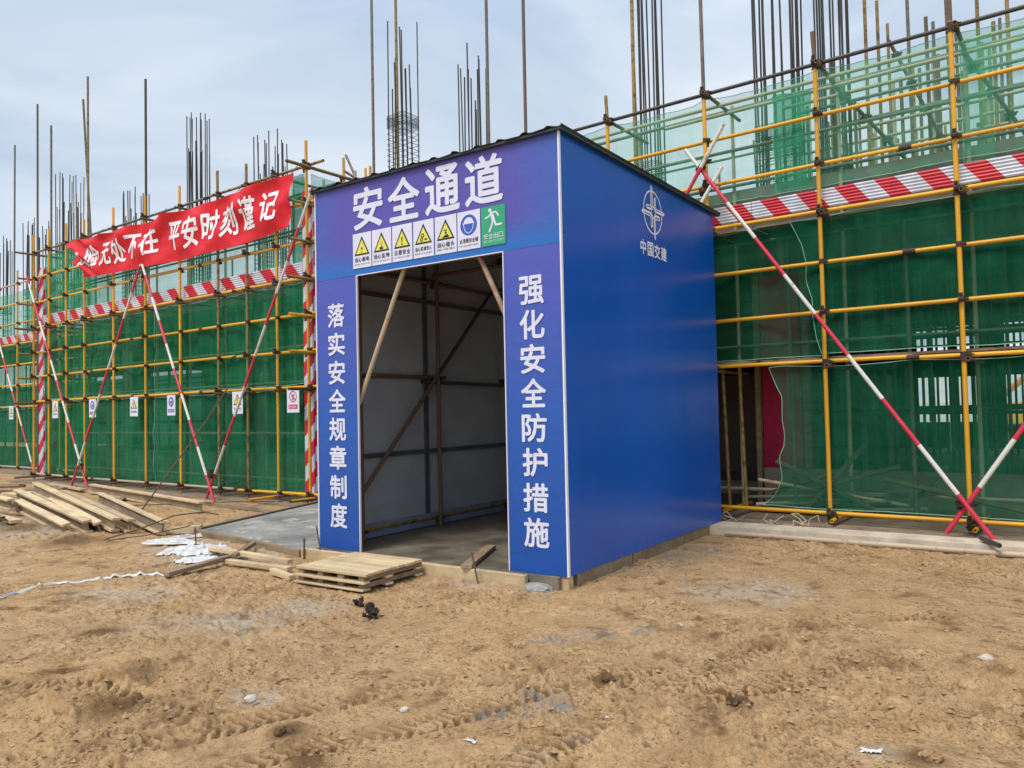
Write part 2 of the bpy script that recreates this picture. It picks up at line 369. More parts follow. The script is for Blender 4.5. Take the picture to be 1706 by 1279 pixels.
UT = {}
def unit_tube(matkey, mat=None):
    k = matkey
    if k in UT: return UT[k]
    b = MB(); n = 12
    rings = [(0.72, 0.0), (1, 0.0), (1, 1.0), (0.72, 1.0)]
    for rr, z in rings:
        for i in range(n): a = 2 * math.pi * i / n; b.v.append((rr * math.cos(a), rr * math.sin(a), z))
    for k2 in range(3):
        for i in range(n): j = (i + 1) % n; b.f.append((k2 * n + i, k2 * n + j, (k2 + 1) * n + j, (k2 + 1) * n + i))
    # dark mouth: recessed ends
    for z, base, inv in ((0.03, 0, True), (0.97, 3 * n, False)):
        c = len(b.v)
        for i in range(n): a = 2 * math.pi * i / n; b.v.append((.7 * math.cos(a), .7 * math.sin(a), z))
        for i in range(n):
            j = (i + 1) % n
            b.f.append((base + i, c + i, c + j, base + j) if inv else (base + i, base + j, c + j, c + i))
        b.f.append(tuple(c + i for i in (reversed(range(n)) if inv else range(n))))
    me = b.mesh('tube_' + k, mat or M[k], True)
    UT[k] = me; return me
def tube(name, p0, p1, matkey, parent=None, r=.0242, mat=None):
    p0, p1 = Vector(p0), Vector(p1); d = p1 - p0
    o = ob(name, unit_tube(matkey, mat), parent)
    q = d.to_track_quat('Z', 'Y')
    M4 = Matrix.LocRotScale(p0, q, Vector((r, r, d.length)))
    o.matrix_local = M4
    return o

# scaffold coupler: two clamp bodies at right angles with bolts
def coupler_mesh():
    b = MB()
    b.tube((0, 0, -.028), (0, 0, .028), .034, 10)
    b.tube((-.028, .050, 0), (.028, .050, 0), .034, 10)
    b.box(-.022, .022, .012, .045, -.022, .022)
    b.box(.026, .066, -.016, .012, -.02, .02); b.tube((.052, -.05, 0), (.052, .03, 0), .008, 6); b.tube((.052, -.052, 0), (.052, -.038, 0), .014, 6)
    b.box(-.02, .02, .045, .075, -.066, -.028); b.tube((0, .02, -.052), (0, .10, -.052), .008, 6)
    return b.mesh('coupler', M['rust'])
COUP = coupler_mesh()
def coupler(p, parent, rz=0, flip=False):
    o = ob('coupler', COUP, parent, p); o.rotation_euler = (math.pi if flip else 0, 0, rz); return o

# value noise
_rs = np.random.RandomState(5); _T = _rs.rand(512, 512).astype(np.float32)
def vn(x, y):
    xi = np.floor(x).astype(int); yi = np.floor(y).astype(int); fx = x - xi; fy = y - yi
    fx = fx * fx * (3 - 2 * fx); fy = fy * fy * (3 - 2 * fy)
    g = lambda a, b: _T[a & 511, b & 511]
    return (g(xi, yi) * (1 - fx) + g(xi + 1, yi) * fx) * (1 - fy) + (g(xi, yi + 1) * (1 - fx) + g(xi + 1, yi + 1) * fx) * fy
def fbm(x, y, f, o=4, gain=.5):
    s = 0; a = 1; t = 0
    for k in range(o): s = s + a * vn(x * f + 17.3 * k, y * f - 9.1 * k); t += a; a *= gain; f *= 2.03
    return s / t

def grid_mesh(name, P, mat, smooth=True):
    """P: array (n, m, 3)"""
    n, m_ = P.shape[:2]
    me = bpy.data.meshes.new(name); me.vertices.add(n * m_); me.vertices.foreach_set('co', P.reshape(-1).astype(np.float32))
    i = np.arange((n - 1) * (m_ - 1)); a = (i // (m_ - 1)) * m_ + i % (m_ - 1)
    q = np.stack([a, a + m_, a + m_ + 1, a + 1], 1).reshape(-1)
    me.loops.add(len(q)); me.loops.foreach_set('vertex_index', q.astype(np.int32))
    me.polygons.add(len(i)); me.polygons.foreach_set('loop_start', (np.arange(len(i)) * 4).astype(np.int32))
    if smooth: me.polygons.foreach_set('use_smooth', np.ones(len(i), bool))
    me.update(calc_edges=True); me.validate()
    if mat: me.materials.append(mat)
    return me

# ------------------------------------------------------------ the ground
def seg_dist(x, y, a, b):
    ax, ay = a; bx, by = b; dx, dy = bx - ax, by - ay; L = math.hypot(dx, dy)
    t = np.clip(((x - ax) * dx + (y - ay) * dy) / L ** 2, 0, 1)
    return np.hypot(x - ax - t * dx, y - ay - t * dy), t * L
TRACKS = [[(-3.95, 1.35), (-3.47, 1.98), (-3.20, 2.69), (-3.09, 3.19), (-2.80, 3.80)],
          [(-3.30, 1.15), (-2.95, 1.95), (-2.62, 2.75), (-2.45, 3.30), (-2.10, 4.1)],
          [(-1.95, 3.55), (-1.79, 4.17), (-1.72, 5.17), (-1.42, 5.75), (-.9, 6.2)],
          [(-5.2, 1.72), (-4.30, 2.02), (-3.70, 2.12)], [(-2.0, 2.5), (-1.95, 3.3), (-1.35, 4.4), (-1.1, 5.2)]]
MOUNDS = [(-4.3, 1.9, .35, .06), (-4.6, 2.4, .4, .055), (-5.1, 2.9, .3, .04), (-3.9, 2.3, .25, .03), (-3.05, 2.27, .14, .045), (-2.75, 2.1, .12, .03), (-1.45, 3.78, .10, .03), (-5.4, 2.2, .5, .03), (-10.9, 4.2, .8, .06), (-12.5, 4.3, 1.0, .10), (-12.6, 6.2, 1.0, .05), (-.62, 3.62, .16, .03), (-5.9, 4.7, .3, .02), (-9.9, 4.5, .5, .05)]
CEM = [(-7.8, 4.62, .55), (-8.7, 5.1, .6), (-9.6, 6.0, .55), (-7.2, 4.9, .4), (-3.62, 2.46, .16), (-5.2, 3.3, .5), (-5.0, 3.9, .35), (-11, 4.2, .8), (-12.2, 4.1, .8), (-.80, 3.62, .10), (-2.3, 6.2, .5), (-2.0, 2.75, .12), (-4.4, 5.2, .25), (-6.6, 3.4, .5)]
BLU = [(-3.3, 7.7, .35), (-3.4, 7.2, .25), (-3.75, 5.2, .15), (-2.40, 3.05, .15), (-2.28, 3.28, .14), (-2.37, 3.4, .12), (-2.72, 4.5, .16), (-2.5, 4.75, .12), (-3.63, 5.15, .12), (-2.9, 4.25, .14), (-1.95, 3.0, .08)]
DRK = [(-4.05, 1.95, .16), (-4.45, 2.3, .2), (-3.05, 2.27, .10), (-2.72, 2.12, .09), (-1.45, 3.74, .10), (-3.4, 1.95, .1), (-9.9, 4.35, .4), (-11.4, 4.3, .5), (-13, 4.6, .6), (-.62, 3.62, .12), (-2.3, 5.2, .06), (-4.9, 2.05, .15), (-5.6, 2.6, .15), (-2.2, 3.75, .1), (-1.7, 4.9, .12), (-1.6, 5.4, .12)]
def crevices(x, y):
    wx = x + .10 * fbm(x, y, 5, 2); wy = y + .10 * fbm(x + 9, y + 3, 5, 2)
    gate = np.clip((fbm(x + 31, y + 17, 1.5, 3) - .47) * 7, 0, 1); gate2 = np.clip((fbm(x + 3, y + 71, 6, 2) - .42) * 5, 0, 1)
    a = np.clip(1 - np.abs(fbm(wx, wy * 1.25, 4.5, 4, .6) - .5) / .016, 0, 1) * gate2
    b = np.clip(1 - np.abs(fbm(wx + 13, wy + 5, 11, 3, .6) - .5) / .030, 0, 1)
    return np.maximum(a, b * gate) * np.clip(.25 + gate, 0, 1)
def treads(x, y):
    m = np.zeros_like(x); lugm = np.zeros_like(x); berm = np.zeros_like(x); fade = np.clip(fbm(x + 3, y, 2.5, 2) * 2.6 - .50, 0, 1)
    for tr in TRACKS:
        s0 = 0
        for a, b in zip(tr[:-1], tr[1:]):
            d, t = seg_dist(x, y, a, b); wgt = np.exp(-(d / .095) ** 6)
            ph = (t + s0 + d * .55) * 2 * math.pi / .062; lug = np.clip(np.sin(ph) * 2.5 + .5, 0, 1)
            m = np.maximum(m, wgt); lugm = np.where(wgt > .3, np.maximum(lugm, lug * wgt), lugm); berm = np.maximum(berm, np.exp(-((d - .125) / .03) ** 2) * (d > .1)); s0 += math.hypot(b[0] - a[0], b[1] - a[1])
    return m * fade, lugm * fade, berm * fade * (1 - m)
def ground_h(x, y):
    x = np.asarray(x, float); y = np.asarray(y, float)
    calm = np.clip((5.6 - y) / 1.0, .35, 1) if True else 1
    h = (fbm(x, y, .45, 3) - .5) * .07 * calm + (fbm(x + 40, y, 2.2, 3) - .5) * .026 * calm
    wx = x + .12 * fbm(x, y, 3, 2); wy = y + .12 * fbm(x + 9, y, 3, 2)
    c = fbm(wx, wy, 14, 3, .65); rough = np.clip((fbm(x + 5, y + 3, .9, 3) - .36) * 3.5, .12, 1)
    h += np.clip(c - .48, 0, 1) * .10 * rough + (fbm(x, y, 45, 2) - .5) * .006
    cr = np.clip(fbm(wx + 3, wy + 7, 22, 2, .6) - .60, 0, 1); h += cr * .10 * rough
    m, lg, bm_ = treads(x, y); h += -.026 * m + .024 * lg + .014 * bm_
    h -= .016 * crevices(x, y)
    for (mx_, my_, r_, a_) in MOUNDS:
        h += a_ * np.exp(-((x - mx_) ** 2 + (y - my_) ** 2) / r_ ** 2) * (.5 + fbm(x, y, 8, 3))
    for a, b in (((-9.2, 5.38), (-6.75, 5.13)), ((-6.7, 5.10), (-3.4, 5.27)), ((-3.42, 5.4), (-3.50, 9.0)), ((-3.6, 8.55), (3.5, 8.75))):
        d, t = seg_dist(x, y, a, b); h = h + (.012 + .05 * np.clip(fbm(x + 11, y + 4, 3.5, 3) - .42, 0, 1)) * np.exp(-(d / .10) ** 2)
    flat = np.clip((y - 8.5) / .4, 0, 1) 
    h = h * (1 - .7 * flat)
    # sink under slabs
    ins = ((x < -3.62) & (x > -8.9) & (y > 5.5)) | ((y > 9.0) & (x > -24)) | ((x > -9.8) & (x < -3.3) & (y > 6.8))
    h = np.where(ins, np.minimum(h, .0), h)
    return h - .012
def build_ground():
    na = 760
    az_ = np.radians(np.linspace(-8, 83, na)); rr = np.concatenate([1.15 * np.exp(np.linspace(0, math.log(11 / 1.15), 860)), 11 * np.exp(np.linspace(0, math.log(50 / 11), 121))[1:]]); nr = len(rr)
    A, Rr = np.meshgrid(az_, rr, indexing='ij'); X = -np.sin(A) * Rr; Y = np.cos(A) * Rr
    H = ground_h(X, Y)
    e = np.minimum(np.minimum((A - az_[0]) / .03, (az_[-1] - A) / .03), np.minimum((Rr - 1.15) / .08, (50 - Rr) / 4)); e = np.clip(e, 0, 1)
    H = H * e - .06 * (1 - e)
    me = grid_mesh('ground', np.stack([X, Y, H], 2), M['ground'])
    st = np.zeros((na * nr, 4), np.float32); st[:, 3] = 1
    x, y = X.ravel(), Y.ravel(); wob = (fbm(x, y, 4, 3) - .5)
    def field(L):
        s = np.zeros_like(x)
        for cx, cy_, r in L:
            d = np.hypot(x - cx, y - cy_) / r + wob * 1.3; s = np.maximum(s, np.clip(1.25 - d, 0, 1))
        return s
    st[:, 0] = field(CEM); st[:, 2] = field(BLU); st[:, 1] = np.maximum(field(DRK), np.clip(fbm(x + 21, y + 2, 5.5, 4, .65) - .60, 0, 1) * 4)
    m, lg, bm_ = treads(x, y); st[:, 1] = np.clip(np.maximum(st[:, 1], np.maximum(crevices(x, y) * .95, np.clip(m - lg, 0, 1) * 1.0)), 0, 1)  # crevices and gaps between tread lugs darkened: shade painted into the colour
    at = me.color_attributes.new('stain_and_shade', 'FLOAT_COLOR', 'POINT'); at.data.foreach_set('color', st.ravel())
    o = ob('ground', me); tag(o, kind='structure')
    far = MB().poly([(-900, -900, -.075), (900, -900, -.075), (900, 900, -.075), (-900, 900, -.075)]).mesh('outer_ground', M['ground'])
    tag(ob('outer_ground', far), kind='structure')
build_ground()
def gz(x, y): return float(ground_h(np.array([x]), np.array([y]))[0])

def clods():
    b = []; f = []; r = np.random.RandomState(3)
    base = [(1, 0, 0), (-1, 0, 0), (0, 1, 0), (0, -1, 0), (0, 0, 1), (0, 0, -.4)]
    tri = [(0, 2, 4), (2, 1, 4), (1, 3, 4), (3, 0, 4), (2, 0, 5), (1, 2, 5), (3, 1, 5), (0, 3, 5)]
    n = 26000
    ang = np.radians(r.uniform(-18, 80, n)); rad = 1.5 * np.exp(r.rand(n) ** .85 * math.log(12 / 1.5))
    X = -np.sin(ang) * rad; Y = np.cos(ang) * rad
    dens = fbm(X, Y, 1.3, 3); keep = (dens > .43) & ~((Y > 5.0) & (X < -3.2) & (X > -9.2)) & (Y < 8.3); X, Y = X[keep], Y[keep]
    Z = ground_h(X, Y)
    for x, y, z in zip(X, Y, Z):
        s = .0035 + .011 * r.rand() ** 3.5 * (1 + .08 * math.hypot(x, y)); q = r.uniform(.6, 1.4, (6, 3)); k = len(b); a = r.rand() * 6.3; ca, sa = math.cos(a), math.sin(a)
        for i, p in enumerate(base):
            px, py, pz = p[0] * s * q[i, 0] * 1.3, p[1] * s * q[i, 1], p[2] * s * q[i, 2] * .8
            b.append((x + px * ca - py * sa, y + px * sa + py * ca, z + pz + s * .15))
        f += [(k + t[0], k + t[1], k + t[2]) for t in tri]
    me = bpy.data.meshes.new('soil_crumbs'); me.from_pydata(b, [], f); me.materials.append(M['clod'])
    tag(ob('soil_crumbs', me), 'small crumbs and clods of sandy soil strewn over the ground', 'soil', kind='stuff')
clods()

# ------------------------------------------------------------ slabs and kerbs
def slab(name, pts, z0, z1, mat):
    b = MB(); n = len(pts); b.v = [(x, y, z0) for x, y in pts] + [(x, y, z1) for x, y in pts]
    b.f = [tuple(range(n)), tuple(n + i for i in range(n))] + [(i, (i + 1) % n, n + (i + 1) % n, n + i) for i in range(n)]
    me = b.mesh(name, mat); 
    import bmesh; bm = bmesh.new(); bm.from_mesh(me); bmesh.ops.recalc_face_normals(bm, faces=bm.faces); bm.to_mesh(me); bm.free()
    return tag(ob(name, me), kind='structure')
slab('concrete_apron', [(-9.15, 5.50), (-7.4, 5.34), (-6.60, 5.27), (-6.55, 5.60), (-6.7, 9.3), (-10.2, 8.4)], -.1, .055, M['concrete'])
slab('passage_floor', [(-6.59, 5.29), (-5.1, 5.30), (-3.62, 5.40), (-3.74, 8.98), (-3.74, 12.5), (-9.9, 12.5), (-9.9, 9.32), (-6.69, 9.3)], -.1, .095, M['floor'])
slab('scaffold_kerb', [(-3.72, 8.72), (-1.6, 8.78), (3.5, 8.92), (3.5, 9.28), (-3.72, 9.12)], -.1, .088, M['kerb'])
slab('scaffold_base_strip', [(-3.72, 9.125), (3.5, 9.285), (3.5, 10.55), (-3.72, 10.55)], -.1, .062, M['dirt_strip'])
slab('left_base_strip', [(-21.6, 7.82), (-10.25, 7.95), (-10.2, 8.42), (-9.96, 9.3), (-9.96, 10.5), (-24, 10.5), (-36, 10.5), (-36, 9.0), (-21.6, 9.0)], -.1, .02, M['dirt_strip'])

# ------------------------------------------------------------ concrete building behind
def building():
    t = thing('concrete_building', 'unfinished concrete frame with a raised floor slab behind the green netting', 'building', (-8, 12, 0))
    T = lambda b, n, m, label=None: (lambda o: (o.__setitem__('label', label) if label else None, o)[1])(ob(n, b.mesh(n, m), t))
    def shift(b): b.v = [(x + 8, y - 12, z) for x, y, z in b.v]; return b
    T(shift(MB().box(-36, 6, 10.62, 22.5, 3.84, 4.10)), 'floor_slab', M['plinth'])
    T(shift(MB().box(-20.9, -10.5, 9.42, 10.617, 3.845, 4.10)), 'floor_slab', M['plinth'])
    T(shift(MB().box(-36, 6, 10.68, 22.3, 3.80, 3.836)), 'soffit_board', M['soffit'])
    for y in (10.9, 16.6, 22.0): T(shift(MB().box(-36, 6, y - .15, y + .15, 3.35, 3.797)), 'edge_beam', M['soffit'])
    for x in (-32, -26.4, -21.3, -15.2, -9.6, -3.51, 2.2):
        T(shift(MB().box(x - .3, x + .3, 16.3, 16.9, 0, 3.34)), 'column', M['plinth'])
        if x != -3.51: T(shift(MB().box(x - .27, x + .27, 10.7, 11.24, 0, 3.34)), 'column', M['plinth'])
    # column still in its red film-faced formwork
    o = T(shift(MB().box(-3.78, -3.24, 10.98, 11.5, .05, 3.34)), 'column_formwork', M['ply_red'], 'red plywood column form seen past the torn net')
    b = MB(); [b.box(x, x + .07, 10.90, 10.977, .05, 3.34) for x in (-3.86, -3.19)]
    T(shift(b), 'formwork_batten', M['wood_dark'])
    T(shift(MB().box(-10.3, 6, 10.60, 10.68, 4.103, 4.52)), 'slab_upstand', M['plinth'])
    b = MB().box(-3.70, 6, 10.72, 10.86, 0, .62); T(shift(b), 'low_wall', M['plinth'])
    b = MB().box(-36, -10.4, 10.72, 10.86, 0, .62); T(shift(b), 'low_wall', M['plinth'])
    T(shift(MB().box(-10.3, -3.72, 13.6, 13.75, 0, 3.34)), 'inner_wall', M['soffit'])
    T(shift(MB().box(-36, 6, 12, 22.3, -.05, .30)), 'ground_floor', M['plinth'])
building()
def far_side():
    t = thing('safety_net', 'green netting closing the far side of the building, seen through the storey', 'safety net', (-36, 22.6, 0), 0, 'green safety nets')
    def sheet(x0, x1, z0, z1): 
        ob('mesh_sheet', MB().box(x0 + 36, x1 + 36, 0, .01, z0, z1).mesh('mesh_sheet', M['back_net']), t)
    sheet(-110, -3.75, -.05, 5.2 if False else 3.8); sheet(-2.97, -2.80, .1, 3.8); sheet(-2.28, -1.72, .1, 3.8); sheet(-3.745, -2.975, .1, .95); sheet(-2.795, -2.285, .1, .95); sheet(-1.715, 6, .1, .85)
    sheet(-3.745, -2.975, 3.42, 3.8); sheet(-2.795, -2.285, 3.42, 3.8); sheet(-3.44, -3.36, .96, 3.41)
    tag(ob('concrete_yard', MB().poly([(-40, 23, -.06), (30, 23, -.06), (400, 850, -.06), (-700, 850, -.06)]).mesh('concrete_yard', M['yard'])), kind='structure')
far_side()
def excavator_frame():
    t = thing('orange_machine', 'orange and yellow machine boom glimpsed through the netting at the right edge', 'machine', (-3.0, 44, 0))
    b = MB().box(-1.2, 1.6, -.8, .8, .35, 1.35); ob('body', b.mesh('body', M['mach_yellow']), t)
    ob('boom', MB().tube((-1.0, 0, 1.2), (.9, 0, 3.0), .14, 8).mesh('boom', M['mach_orange']), t)
    ob('boom', MB().tube((.9, 0, 3.0), (2.2, 0, 1.0), .11, 8).mesh('boom', M['mach_orange']), t)
    ob('track', MB().box(-1.4, 1.5, -1.0, -.5, 0, .34).mesh('track', M['darktube']), t); ob('track', MB().box(-1.4, 1.5, .5, 1.0, 0, .34).mesh('track', M['darktube']), t)
excavator_frame()

# shoring poles under and above the slab, tied by tubes
def shoring(name, label, xs, ys, z0, z1, rails, matk, jit, railmat='darktube', r=.024):
    t = thing(name, label, 'shoring', (xs[0], ys[0], z0))
    org = Vector((xs[0], ys[0], z0)); rr = random.Random(len(xs) + int(z0 * 10))
    for y in ys:
        for x in xs:
            dx, dy = rr.uniform(-jit, jit), rr.uniform(-jit, jit)
            zt = z1 if not callable(z1) else z1(rr)
            tube('pole', Vector((x + dx, y + dy, z0)) - org, Vector((x + dx + rr.uniform(-.02, .02), y + dy, zt)) - org, rr.choice(matk), t, r)
        for z in rails: tube('rail', Vector((xs[0] - .3, y - .05, z + rr.uniform(-.05, .05))) - org, Vector((xs[-1] + .3, y - .05, z + rr.uniform(-.05, .05))) - org, railmat, t, r)
    return t
fl = lambda a, b, s: [a + i * s for i in range(int((b - a) / s) + 1)]
shoring('shoring_frame', 'rows of steel shoring poles under the slab behind the right-hand netting', fl(-3.9, .6, .41), [12.3, 13.6, 15.0, 17.8, 19.6, 21.2], .30, 3.795, [1.35, 2.6], ['darktube', 'greytube'], .18)
shoring('shoring_frame', 'rows of steel shoring poles under the slab behind the left-hand netting', fl(-33, -10.8, 1.3), [11.9, 13.9, 17.8], .30, 3.795, [1.35, 2.6], ['greytube', 'darktube'], .2)
shoring('shoring_frame', 'dense stand of tubes with uneven tops rising above the slab at the right', fl(-3.35, .7, .34), [11.9, 12.5, 13.2, 14.0, 14.9, 15.9, 17.0], 4.10, lambda r: r.choice([6.2, 6.6, 7.4, 6.0, 7.0]) + r.uniform(-.5, .5), [4.75, 5.45], ['greytube', 'paletube', 'oldyellow', 'browntube'], .15, 'paletube')
shoring('shoring_frame', 'thin rail frame standing on the slab right of the entrance booth', fl(-9.6, -3.0, 1.6), [12.2, 15], 4.10, lambda r: 5.55 + r.uniform(-.3, .1), [5.5], ['greytube'], .15, 'greytube', .02)
shoring('shoring_frame', 'railing frame of tubes standing on the slab above the left netting', fl(-20.5, -11, 1.35), [10.9, 13.5], 4.10, lambda r: 5.5 + r.uniform(-.25, .2), [4.7, 5.3], ['greytube'], .15, 'greytube', .02)

# ------------------------------------------------------------ scaffolds
ZR = [5.60, 4.97, 4.37, 3.80, 3.19, 2.59, 1.995, .20]
def scaffold_right():
    Y = 9.59; ox, oy = -3.94, Y
    t = thing('tube_scaffold', 'yellow tube scaffold with dark top rail right of the booth', 'scaffold', (ox, oy, 0), 0, 'tube scaffolds around the building')
    P = lambda x, y, z: Vector((x - ox, y - oy, z))
    poles = [(-10.30, 5.95), (-8.85, 5.72), (-7.4, 5.72), (-5.40, 5.62), (-3.95, 5.62), (-2.54, 5.64), (-1.105, 5.64), (.34, 5.64), (1.8, 5.6)]
    ext = {-5.40: (5.95, 'oldyellow'), -3.95: (8.9, 'greytube'), -2.54: (5.98, 'browntube'), -1.105: (8.6, 'browntube'), .34: (8, 'greytube')}
    for x, zt in poles:
        tube('standard', P(x, Y, .09), P(x - .004, Y, zt), 'yellow', t, .0255)
        if x in ext: tube('standard', P(x - .004, Y, zt), P(x - .02, Y, ext[x][0]), ext[x][1], t, .0245)
        for z in ZR: coupler(P(x, Y, z), t, 0, rnd.random() < .5)
        # transom stubs pointing at the viewer
        for z in (5.55, 3.75, 1.94, .13):
            tube('transom', P(x + .055, Y - .16, z), P(x + .055, 10.72, z), 'browntube' if z > 1 else 'yellow', t)
            b = coupler(P(x, Y + .0, z), t, math.pi / 2, True)
        tube('standard', P(x + .03, 10.5, .06), P(x + .03, 10.5, 5.7 if x > -5 else 5.6), 'paletube', t); tube('standard', P(x + .80, 10.3, .06), P(x + .78, 10.3, 3.7), 'greytube', t)
    for i, z in enumerate(ZR):
        y = Y + .05
        if i == 0:
            tube('ledger', P(-6.5, y, z), P(3.4, y, z + .0), 'darktube', t)
            tube('ledger', P(-10.5, y, z), P(-6.45, y + .01, z), 'oldyellow', t); continue
        cuts = [-10.45, -5.9 if i % 2 else -6.8, -.2 if i % 2 else -1.6, 3.4]
        for a, b in zip(cuts[:-1], cuts[1:]):
            dz = rnd.uniform(-.01, .01); tube('ledger', P(a, y, z + dz), P(b - .01, y, z + rnd.uniform(-.01, .01)), 'yellow', t)
            if b < 3: tube('sleeve', P(b - .07, y, z), P(b + .06, y, z), 'rust', t, .031)
    for z in (5.62, 5.05, 4.55, 3.72, 2.30, .35):
        tube('ledger', P(-10.4, 10.45, z), P(3.4, 10.45, z), 'greytube' if z > 1 else 'paletube', t)
    for dy, z, xa in ((.35, 5.52, -6.4), (.62, 5.50, -4.8), (.9, 5.48, -3.2), (1.6, 5.62, -3.3), (2.4, 5.60, -3.0)):
        tube('ledger', P(xa, Y + dy, z), P(3.4, Y + dy, z), 'paletube' if dy < 1 else 'greytube', t)
    # raking tubes with couplers behind the upper net
    for a, b in (((-2.50, 10.2, 5.55), (-1.55, 11.6, 4.25)), ((-2.05, 11.4, 6.4), (-1.35, 12.3, 4.6)), ((-1.05, 10.2, 5.5), (-.3, 11.6, 4.3))):
        tube('raking_tube', P(*a), P(*b), 'greytube', t)
        for k in (.1, .3, .5, .7, .9): coupler(P(*(Vector(a).lerp(Vector(b), k))), t, .6)
    # platform boards behind the ledgers
    for z in (2.03, 3.74):
        for k in range(4):
            x = -10.2 + k * 3.42
            b = MB(); [b.box(x - ox, x + 3.36 - ox, yy - oy, yy + .19, z, z + .03) for yy in (9.72, 9.93, 10.14)]
            ob('platform_board', b.mesh('platform_board', M['wood_dark']), t)
    # diagonal braces
    for a, b, ph in (((-4.18, 9.47, 4.87), (-.82, 9.20, .02), .69), ((-3.62, 9.40, 5.06), (-4.72, 9.42, 3.40), .5), ((-3.97, 9.42, 4.1), (-3.70, 9.50, 4.55), .5),
                     ((-1.30, 9.30, .10), (.95, 9.47, 3.6), 0.0)):
        L = (Vector(b) - Vector(a)).length
        o = tube('diagonal_brace', P(*a), P(*b), 'brace%.2f' % (L + a[0]), t, .0242, brace_mat(L, ph, 1.228 if ph == .69 else 1.18))
        o['label'] = 'red and white banded diagonal brace'
    for p in ((-3.98, 9.46, 4.58), (-3.90, 9.46, 4.66), (-3.96, 9.5, 4.3), (-1.13, 9.27, .42), (-1.09, 9.42, .40)): coupler(P(*p), t, .8)
    tube('loose_foot', P(-.95, 8.98, .125), P(-.765, 8.60, .125), 'darktube', t)
    return t
scaffold_right()

